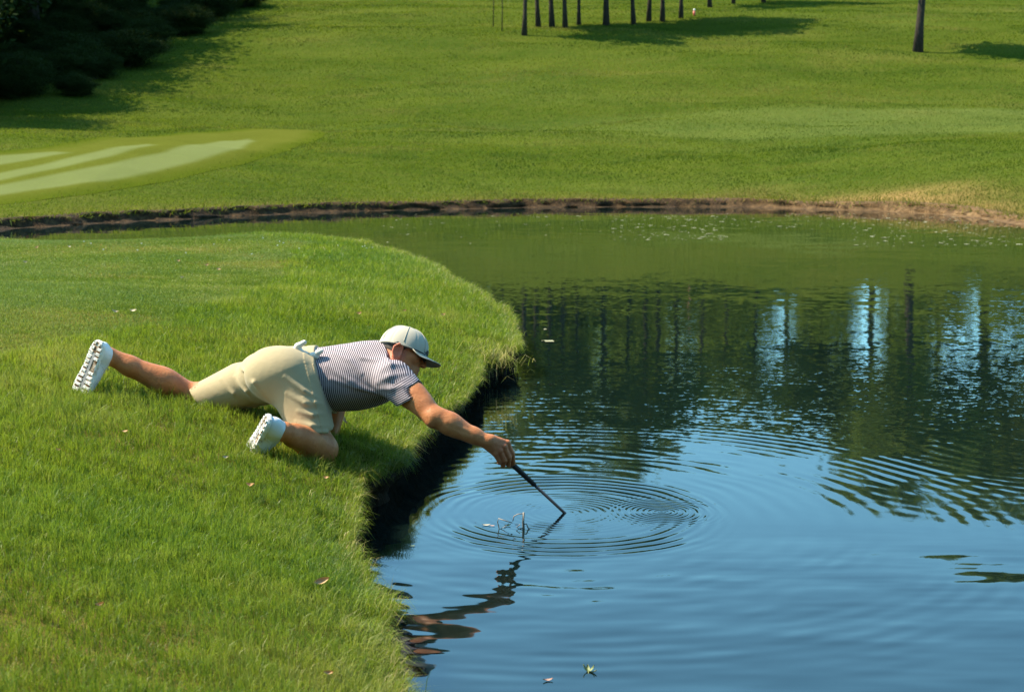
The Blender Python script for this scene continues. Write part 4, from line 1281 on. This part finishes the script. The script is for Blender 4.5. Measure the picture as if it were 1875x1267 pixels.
# cap: six panel crown, curved brim, button, eyelets, small front badge
mb = MB(); nth, nph = 144, 26
G = np.zeros((nph + 1, nth + 1, 3))
for i in range(nph + 1):
    ph = math.pi / 2 * (1 - i / nph) ** .85 * 1.0
    for j in range(nth + 1):
        th = 2 * math.pi * j / nth
        seam = min(abs(((th - math.pi / 6 * 0 + math.pi / 6) % (math.pi / 3)) - math.pi / 6), 9)
        r = 1 - .018 * math.exp(-(seam / .022) ** 2) + .012 * math.cos(seam * 3)
        e = max(math.sin(ph), 0) ** .80
        front = 1 + .05 * max(0, math.cos(th)) * math.sin(ph) * math.cos(ph) * 2
        G[i, j] = hd((.112 * math.cos(th) * e * r) * front - .001, .094 * math.sin(th) * e * r, -.004 + .026 * max(0, math.cos(th)) * math.sin(ph) * 0 + .112 * math.cos(ph) ** .95 + .006 * (1 - math.cos(2 * th)) * 0)
mb.grid(G[::-1])
crown_in = G[::-1].copy()
capo = mb.build('cap', M_CAP, man)
mod = capo.modifiers.new('thick', 'SOLIDIFY'); mod.thickness = .0025; mod.offset = -1
mb = MB(); nu, nv = 13, 33
def brim_pt(r, th, dz=0.):
    # r 0 at the crown, 1 at the brim's edge; th -1..1 across
    a = th * 1.12
    w = .094 * math.sin(a) * (1 + .02 * r)
    base = .112 * math.cos(a)
    reach = .074 * (math.cos(th * math.pi / 2) ** .55) * r
    drop = -.010 - .20 * reach - 2.4 * (w * w) * min(1, reach / .03)
    return hd(base + reach - .001, w, drop + dz + .006)
mb.grid([[brim_pt(i / (nu - 1), -1 + 2 * j / (nv - 1), .0018) for j in range(nv)] for i in range(nu)])
brim = mb.build('brim', M_CAP, capo)
mb = MB(); mb.grid([[brim_pt(i / (nu - 1) * .995, (-1 + 2 * j / (nv - 1)) * .995, -.0018) for j in range(nv)] for i in range(nu)][::-1])
mb.build('brim_underside', M_LIN, capo)
mb = MB(); mb.tube([brim_pt(1, -1 + 2 * j / 40) for j in range(41)], .0022, 6); mb.build('brim_edge', M_CAP, capo)
mb = MB()
for a in range(6):
    th = math.pi / 6 + a * math.pi / 3
    pts = []
    for i in range(3, 25):
        ph = math.pi / 2 * (1 - i / 26) ** .85
        e = math.sin(ph) ** .80; fr_ = 1 + .05 * max(0, math.cos(th)) * math.sin(ph) * math.cos(ph) * 2
        pts.append(hd(.1135 * math.cos(th) * e * fr_ - .001, .0955 * math.sin(th) * e, -.004 + .1125 * math.cos(ph) ** .95))
    mb.tube(pts, .0016, 5)
tag(mb.build('panel_seams', M_CAP, capo), kind='stuff')
mb = MB(); mb.tube([hd(.112 * math.cos(a), .0945 * math.sin(a), -.001) for a in np.linspace(0, 2 * math.pi, 60)], .0018, 5); mb.build('rim_stitch', M_CAP, capo)
mb = MB(); mb.tube([hd(0, 0, .105), hd(0, 0, .111), hd(0, 0, .1135)], [.008, .007, .003], 10); mb.build('button', M_CAP, capo)
mb = MB()
for th in np.linspace(-.30, .30, 9):
    for k in range(2):
        c = hd(.1135 * math.cos(th * 1.0) + .001, .1 * math.sin(th), .012 + .010 * k + .004 * math.sin(th * 20))
        mb.box(c, np.stack([HF, HS, HU]), (.0012, .0032, .0032 + .002 * (k == 0)))
mb.build('badge', M_TRIM, capo, False)
mb = MB()
for th in np.linspace(-.22, .22, 5):
    mb.box(hd(.1155 * math.cos(th), .1 * math.sin(th), .018), np.stack([HF, HS * .7 + HU * .7, HU * .7 - HS * .7]), (.001, .0060, .0016))
t = NT('gold_thread'); mb.build('badge_stitching', t.done(t.bsdf((.62, .50, .30), .5)), capo, False)
# sweatband seen under the crown's rim
mb = MB(); mb.grid([[hd(.109 * math.cos(a), .091 * math.sin(a), z) for a in np.linspace(0, 2 * math.pi, 61)] for z in (-.008, .006)])
mb.build('sweatband', M_TRIM, capo)

# sunglasses
mb = MB()
for s in (-1, 1):
    mb.tube([hd(.098, s * .064, -.004), hd(.06, s * .082, -.003), hd(.0, s * .089, .004), hd(-.026, s * .091, .006), hd(-.044, s * .088, -.006)], [.0028, .0030, .0030, .0028, .0022], 7)
mb.tube([hd(.112 - .55 * w * w * 4.2, w, .004) for w in np.linspace(-.066, .066, 15)], .0026, 7)
gl = mb.build('sunglasses', M_TRIM, man)
for s in (-1, 1):
    mb = MB(); mb.grid([[hd(.1135 - .55 * w * w * 4.2 - .06 * (h_ + .015) ** 2 * 9, s * w, h_) for w in np.linspace(.010, .064, 9)] for h_ in np.linspace(.004, -.036, 7)])
    mb.build('lens', M_LENS, gl)

# ---- shoes, built in their own frame: x to the toe, y to the right, z up from the sole
def outline(x):                                              # half widths left and right at x in 0..1
    w = np.interp(x, [0, .04, .10, .25, .42, .55, .70, .82, .92, .97, 1.0], [.012, .026, .034, .036, .036, .041, .049, .048, .038, .026, .008])
    return w
def shoe_upper_sdf(q):
    q = q * np.array([1, 1.04, 1.12], np.float32)
    L = .295
    x = q[:, 0] / L
    w = np.interp(x, np.linspace(-.02, 1.02, 40), outline(np.linspace(-.02, 1.02, 40)) + .002).astype(np.float32)
    d = ell(q, (.195, .000, .030), (.098, .047, .046))                    # toe box
    d = su(d, ell(q, (.245, 0, .026), (.050, .040, .032)), .02)
    d = su(d, cap_(q, (.16, 0, .060), (.075, 0, .092), .036, .036), .03)   # instep
    d = su(d, ell(q, (.055, 0, .045), (.058, .038, .060)), .03)           # heel cup
    d = su(d, cap_(q, (.055, 0, .060), (.060, 0, .104), .036, .037), .02)  # collar
    d = np.maximum(d, -(q[:, 2] - .014))
    d = np.maximum(d, plane_(q, (.055, 0, .112), (-.28, 0, 1)))
    return np.maximum(d, -cap_(q, (.062, 0, .09), (.066, 0, .16), .028, .034))
def make_shoe(root_pos, fr, side):
    W = lambda pts: root_pos + np.asarray(pts) @ fr
    V, F = surf(shoe_upper_sdf, (-.02, -.07, 0), (.32, .07, .15), .0042)
    sh = mk('shoe', W(V), F if np.linalg.det(fr) > 0 else F[:, ::-1], M_SHOE, man)
    # sole
    L = .298; n = 34; mb = MB(); rows = []
    for z, o in [(.0, -.004), (.002, .0005), (.010, .003), (.018, .003), (.0205, .0)]:
        ring = []
        xs_ = (1 - np.cos(np.linspace(0, math.pi, n))) / 2
        for x in xs_: ring.append((x * L - .003 + (x - .5) * 2 * o, outline(x) + o + .0015 * math.sin(x * 44) * (z < .012), z + .012 * max(0, x - .8) ** 1.2))
        for x in xs_[::-1]: ring.append((x * L - .003 + (x - .5) * 2 * o, -outline(x) - o - .0015 * math.sin(x * 44) * (z < .012), z + .012 * max(0, x - .8) ** 1.2))
        rows.append(ring + ring[:1])
    mb.grid(W(np.array(rows).reshape(-1, 3)).reshape(len(rows), -1, 3))
    b = np.array(rows[0][:-1]); tp = np.array(rows[-1][:-1])
    m = len(b) // 2
    sole = mb.build('sole', M_SOLE, sh, False)
    for ring, fl, nm in ((b, 1, 'outsole'), (tp, 0, 'insole')):
        mb = MB()
        mb.add(W(ring), [((i, i + 1, len(ring) - 2 - i, len(ring) - 1 - i) if not fl else (len(ring) - 1 - i, len(ring) - 2 - i, i + 1, i)) for i in range(m - 1)])
        mb.build(nm, M_OUT, sh, False)
    # lugs in two ranks, a grey channel between them, mud pressed in the gaps
    mb = MB(); mud = MB(); r = np.random.default_rng(5 + int(side))
    k = 13
    for i in range(k):
        x = (.035 + .93 * i / (k - 1)); ww = outline(min(max(x, .02), .98))
        for s in (-1, 1):
            if .27 < x < .47 and s == 1: continue
            y0, y1 = .010, ww - .003
            if y1 - y0 < .006: continue
            mb.box(W([x * L - .002, s * (y0 + y1) / 2, -.0018]), fr, (.0060, (y1 - y0) / 2, .0030))
            if i < k - 1 and r.random() < .62:
                mud.box(W([(x + .036) * L - .002, s * (y0 + y1) / 2 + r.uniform(-.004, .004), -.0012]), fr, (.0042, (y1 - y0) / 2 * r.uniform(.4, .85), .0018))
            for yy in np.linspace(y0 + .004, y1 - .003, 3):
                if r.random() < .7: mud.box(W([x * L - .002 + r.uniform(-.003, .003), s * yy, -.0042]), fr, (.0026, .0026, .0006))
    tag(mb.build('tread_lugs', M_WHITE, sh, False), kind='stuff')
    tag(mud.build('mud', M_MUD, sh, False), kind='stuff')
    mb = MB(); mb.box(W([.16, 0, -.0008]), fr, (.105, .0075, .0016)); mb.build('sole_channel', M_GROOVE, sh, False)
    # tongue, laces and seam lines
    mb = MB()
    for i in range(5):
        x = .118 + .018 * i; z = .108 - .016 * i - .0012 * i * i
        mb.tube(W([(x, y, z + .002 - 9.5 * y * y) for y in np.linspace(-.030, .030, 9)]), .0026, 6)
    mb.build('laces', M_WHITE, sh)
    mb = MB()
    for s in (-1, 1):
        pts = []
        for x, z in [(.10, .026), (.105, .045), (.115, .060), (.13, .072)]:
            pp = np.array([[x, s * .07, z]], np.float32)
            for _ in range(30): pp[:, 1] -= s * max(float(shoe_upper_sdf(pp)[0]), 0) * .8
            pts.append(pp[0] + [0, 0, 0])
        mb.tube(W(pts), .0016, 5)
    tag(mb.build('seam', M_SHOE, sh), kind='stuff')
    return sh
make_shoe(heelL, footL, 0)
make_shoe(heelR, footR, 1)

# ---- the glove tucked in the back pocket
def gp(u, v, d=6.685, lift=0.): return P(u, v, d)
def glove_sdf(p):
    d = chain(p, [gp(541, 644), gp(545, 634), gp(557, 627)], [.011, .0105, .0075], .006)
    d = su(d, chain(p, [gp(543, 650), gp(541, 643), gp(548, 640)], [.012, .011, .010], .006), .006)
    d = su(d, chain(p, [gp(537, 652), gp(545, 657), gp(549, 662)], [.006, .010, .007], .006), .006)
    d = su(d, chain(p, [gp(550, 645), gp(559, 650), gp(566, 655)], [.011, .012, .010], .006), .007)
    d = su(d, chain(p, [gp(562, 653), gp(556, 659), gp(551, 664)], [.010, .009, .0065], .006), .005)
    d = su(d, chain(p, [gp(566, 654), gp(573, 651), gp(579, 653)], [.010, .0105, .009], .006), .006)
    d = su(d, chain(p, [gp(577, 652), gp(582, 646), gp(588, 643)], [.009, .009, .007], .006), .006)
    d = su(d, cap_(p, gp(556, 652, 6.70), gp(572, 658, 6.70), .016, .012), .01)
    return d - .0035
c = gp(560, 648)
V, F = surf(glove_sdf, c - [.13, .06, .09], c + [.13, .09, .09], .003)
o = mk_at('golf_glove', V, F, M_GLOVE, gp(562, 656))
tag(o, 'pale leather glove bunched in the back pocket of the khaki shorts', 'glove')

# ---- the club
club = empty('golf_club', clubW)
tag(club, 'golf club held by its black grip, dipped into the rippled pond', 'golf club')
mb = MB(); mb.tube([gripA, gripA + cdir * .004, gripA + (gripB - gripA) * .5, gripB - cdir * .002, gripB], [.008, .0138, .0125, .0108, .0085], 14); mb.build('grip', M_GRIP, club)
mb = MB(); mb.tube([gripB, clubW + cdir * .62], [.0072, .0055], 10); mb.build('shaft', M_STEEL, club)
hd0 = clubW + cdir * .62
mb = MB(); sx_ = np.cross(cdir, [0, 0, 1]); sx_ /= np.linalg.norm(sx_); mb.tube([hd0 - cdir * .05, hd0, hd0 + sx_ * .02 + cdir * .015], [.007, .008, .010], 10)
mb.box(hd0 + sx_ * .045 + cdir * .02, np.stack([sx_, cdir, np.cross(sx_, cdir)]), (.036, .024, .008)); mb.build('head', M_STEEL, club)

def inside_man(p):
    out = np.zeros(len(p), bool)
    m = np.flatnonzero((p[:, 0] > -2.1) & (p[:, 0] < -.3) & (p[:, 1] > 6.05) & (p[:, 1] < 7.3))
    q = p[m].astype(np.float32)
    d = np.minimum(np.minimum(body_sdf(q), shorts_base(q)), shirt_base(q))
    for pos, fr in ((heelL, footL), (heelR, footR)):
        l = ((q - pos.astype(np.float32)) @ fr.T.astype(np.float32))
        x = l[:, 0] / .298
        w = np.interp(x, np.linspace(0, 1, 30), outline(np.linspace(0, 1, 30)), left=0, right=0)
        d = np.where((np.abs(l[:, 1]) < w + .002) & (l[:, 2] > -.008) & (l[:, 2] < .07), -1, d)
    out[m] = d < .001
    return out
grow_lawn(inside_man)

# ================================================================== SMALL THINGS
t = NT('dry_leaf'); p = t.obj()
M_DRY = t.done(t.bsdf(t.mix(t.noise(p, 40, 3), (.42, .22, .09), (.62, .42, .24)), .7, None, .2))
t = NT('pale_leaf'); M_PALE = t.done(t.bsdf((.48, .40, .27), .7))
t = NT('pink_leaf'); M_PINK = t.done(t.bsdf((.42, .25, .19), .6))
t = NT('twig'); p = t.obj(); M_TWIG = t.done(t.bsdf(t.mix(t.noise(p, 60, 3), (.16, .13, .10), (.38, .34, .29)), .6))
t = NT('water_weed'); M_WEED = t.done(t.bsdf((.17, .20, .07), .6))
def leaf_mb(c, L, W, yaw, tilt, roll, curl, seed):
    r = np.random.default_rng(seed)
    mb = MB(); G = []
    for i in range(7):
        x = i / 6; w = W * math.sin(math.pi * min(max(x, .03), .97)) ** .8
        G.append([((x - .5) * L, y * w / 2, curl * L * ((x - .5) ** 2 * 2 + (y * .55) ** 2) + r.normal(0, .003 * L)) for y in (-1, -.5, 0, .5, 1)])
    G = np.array(G)
    ca, sa = math.cos(yaw), math.sin(yaw); ct, s_ = math.cos(tilt), math.sin(tilt); cr, sr = math.cos(roll), math.sin(roll)
    R = np.array([[ca, -sa, 0], [sa, ca, 0], [0, 0, 1]]) @ np.array([[ct, 0, s_], [0, 1, 0], [-s_, 0, ct]]) @ np.array([[1, 0, 0], [0, cr, -sr], [0, sr, cr]])
    mb.grid(G @ R.T + c)
    return mb
fallen = [(627, 786, .062, 'large upright dry leaf on the grass just behind the kneeling knee'), (589, 1090, .05, 'orange dry leaf lying on the grass at lower centre'),
          (460, 910, .034, 'small curled tan leaf on the grass below the rear shoe of the kneeling leg'), (413, 859, .026, 'small pale leaf standing in grass left of the kneeling shoe'),
          (598, 896, .028, 'small dry leaf near the bank edge below the knee'), (183, 1140, .024, 'blurred tan leaf speck on the lower left grass'), (602, 1261, .026, 'tan leaf speck at the bottom edge by the bank'),
          (245, 575, .050, 'pale curled leaf on mown grass above the raised shoe'), (211, 577, .040, 'dark brown leaf beside the pale curled leaf on mown grass'), (47, 484, .045, 'white leaf on the mown grass at far left'),
          (327, 482, .040, 'tan leaf at the middle of the mown grass'), (379, 489, .050, 'red brown leaf upright on mown grass, upper of a close pair'), (400, 497, .050, 'red brown leaf on mown grass, lower of a close pair'), (334, 512, .035, 'small white leaf on mown grass below the brown pair'),
          (230, 811, .026, 'small tan leaf in grass below the outstretched calf'), (107, 846, .02, 'tiny brown leaf in grass at the left below the raised shoe'), (68, 456, .05, 'tan leaf near the far left rim of the mown grass'), (128, 455, .04, 'long pale leaf on the rim of the mown grass'),
          (659, 586, .04, 'brown leaf in the long grass above the striped shirt'), (742, 580, .03, 'dark brown leaf in the long grass above the cap'), (812, 588, .035, 'dry leaf in long grass right of the cap')]
for i, (u, v, L, lab) in enumerate(fallen):
    c = on_lawn(u, v) + np.array([0, 0, .045 if v > 590 or u > 560 else .02])
    mb = leaf_mb(c, L, L * rng.uniform(.35, .5), rng.uniform(-.6, .6), rng.uniform(-.3, .3), rng.uniform(.5, 1.1), rng.uniform(.2, .6), i)
    if i == 0: mb = leaf_mb(c + [0, 0, .01], L, L * .62, .3, 1.25, .5, .35, i)
    tag(mb.build_at('fallen_leaf', M_PALE if 'white' in lab or 'pale' in lab else M_DRY, c), lab, 'leaf', 'fallen leaves on the near bank')
# white clover specks along the rim
V = []; F = []
mb = MB()
for u, v in zip(rng.uniform(150, 760, 22), rng.uniform(440, 475, 22)):
    c = on_lawn(u, v)
    if c[1] < 12: continue
    mb.box(c + [0, 0, .035], np.eye(3), (.006, .006, .005))
tag(mb.build('clover_flowers', M_WHITE, None, False), 'tiny white flowers scattered along the rim of the lawn', kind='stuff')

# drowned twig standing out of the water
def w3(u, v, z=0.0, ref=(958, 968)):
    d = on_level(*ref, 0.0)[1]
    return P(u, v, d)
tw = empty('twig', [*on_level(958, 968, 0.0), 0.0]); tag(tw, 'pale drowned twig with bent side shoots standing out of the water', 'twig')
mb = MB(); mb.tube([w3(959, 975), w3(958, 955), w3(959, 938)], [.0058, .0052, .0045], 8); mb.build('stem', M_TWIG, tw)
mb = MB()
for pts, r in [([(958, 940), (948, 941), (941, 945), (939, 954)], .0022), ([(938, 957), (925, 953), (913, 949), (911, 955), (914, 968), (913, 975)], .0024), ([(914, 969), (923, 965), (932, 958)], .0016), ([(957, 960), (964, 959), (967, 966), (972, 970)], .0030), ([(958, 966), (950, 968), (946, 965), (952, 960)], .0022)]:
    mb.tube([w3(u, v) for u, v in pts], r, 6)
mb.build('side_shoot', M_TWIG, tw)
def floating(name, u, v, L, mat, lab, yaw=0.2, curl=.3, cat='leaf', roll=.25):
    L = L * .8; curl = curl * .6
    c = np.array([*on_level(u, v, 0.0), .0015])
    tag(leaf_mb(c, L, L * .38, yaw, 0.02, roll * .4, curl, int(u)).build_at(name, mat, c), lab, cat, 'debris floating on the pond')
floating('floating_leaf', 890, 962, .045, M_PALE, 'pale curled leaf floating left of the drowned twig', .1)
floating('floating_leaf', 901, 963, .03, M_PINK, 'small pinkish leaf floating beside the pale curled one', -.2)
floating('floating_leaf', 929, 963, .04, M_WEED, 'dark green leaf caught among the side shoots of the twig', .5, .5, 'leaf', .7)
floating('floating_leaf', 946, 960, .022, M_PINK, 'tiny pink leaf floating by the upright twig stem', .3)
floating('floating_leaf', 1003, 1246, .04, M_PINK, 'lone pink and white leaf floating at the bottom of the picture', .25, .5)
floating('floating_leaf', 871, 957, .010, M_TRIM, 'small dark speck floating farthest left of the twig', .2)
floating('floating_leaf', 755, 1000, .03, M_WEED, 'thin sliver floating in the shaded water by the bank', .2)
c = np.array([*on_level(1077, 1230, 0.0), 0.0])
wd = empty('water_weed', c); tag(wd, 'small green sprig of water weed just breaking the surface near the bottom', 'weed')
mb = MB()
for k, (yw, tl) in enumerate([(.3, -.7), (2.6, -.8), (1.6, -.5), (-.4, -.3)]):
    q = leaf_mb(np.zeros(3), .032, .013, 0, 0, 0, .3, k)
    Vq = np.concatenate(q.V) + [.016, 0, 0]
    ct, s_ = math.cos(tl), math.sin(tl); Vq = Vq @ np.array([[ct, 0, s_], [0, 1, 0], [-s_, 0, ct]]).T
    ca, sa = math.cos(yw), math.sin(yw); Vq = Vq @ np.array([[ca, -sa, 0], [sa, ca, 0], [0, 0, 1]]).T
    mb.add(Vq + c + [0, 0, -.004], q.F)
mb.build('leaves', M_WEED, wd)
mb = MB(); mb.tube([c + [0, 0, .006], c + [.002, -.02, -.01], c + [0, -.05, -.04]], .0015, 5); mb.build('stem', M_WEED, wd)
# pollen and seed scum drifting by the far shore
pts = []
for u0, u1, v0, v1, n in [(1120, 1330, 396, 440, 240), (1330, 1560, 392, 420, 90), (1560, 1880, 392, 452, 380), (700, 1120, 392, 432, 70), (640, 900, 400, 470, 12), (990, 1010, 560, 640, 4)]:
    u = rng.uniform(u0, u1, n); v = v0 + (v1 - v0) * rng.random(n) ** 1.2
    pts.append(on_level(u, v, 0.0))
q = np.concatenate(pts); q = q[far_sd(q[:, 0], q[:, 1]) < -.15]
n = len(q); w = rng.uniform(.006, .022, n) * rng.choice([1, 1, 1, 2.2], n); h_ = w * rng.uniform(.5, 1, n)
ang = rng.uniform(0, math.pi, n); z = np.full(n, .004)
ox, oy = np.cos(ang) * w, np.sin(ang) * w; px, py = -np.sin(ang) * h_, np.cos(ang) * h_
V = np.stack([np.c_[q[:, 0] + a * ox + b * px, q[:, 1] + a * oy + b * py, z + .004 * rng.random(n)] for a, b in ((-1, -1), (1, -1), (1, 1), (-1, 1))], 1).reshape(-1, 3)
t = NT('scum'); M_SCUM = t.done(t.bsdf((.26, .25, .14), .8))
o = mk('floating_scum', V, np.arange(4 * n).reshape(n, 4), M_SCUM, None, False)
tag(o, 'pale seed fluff drifting on the water along the far shore', kind='stuff')
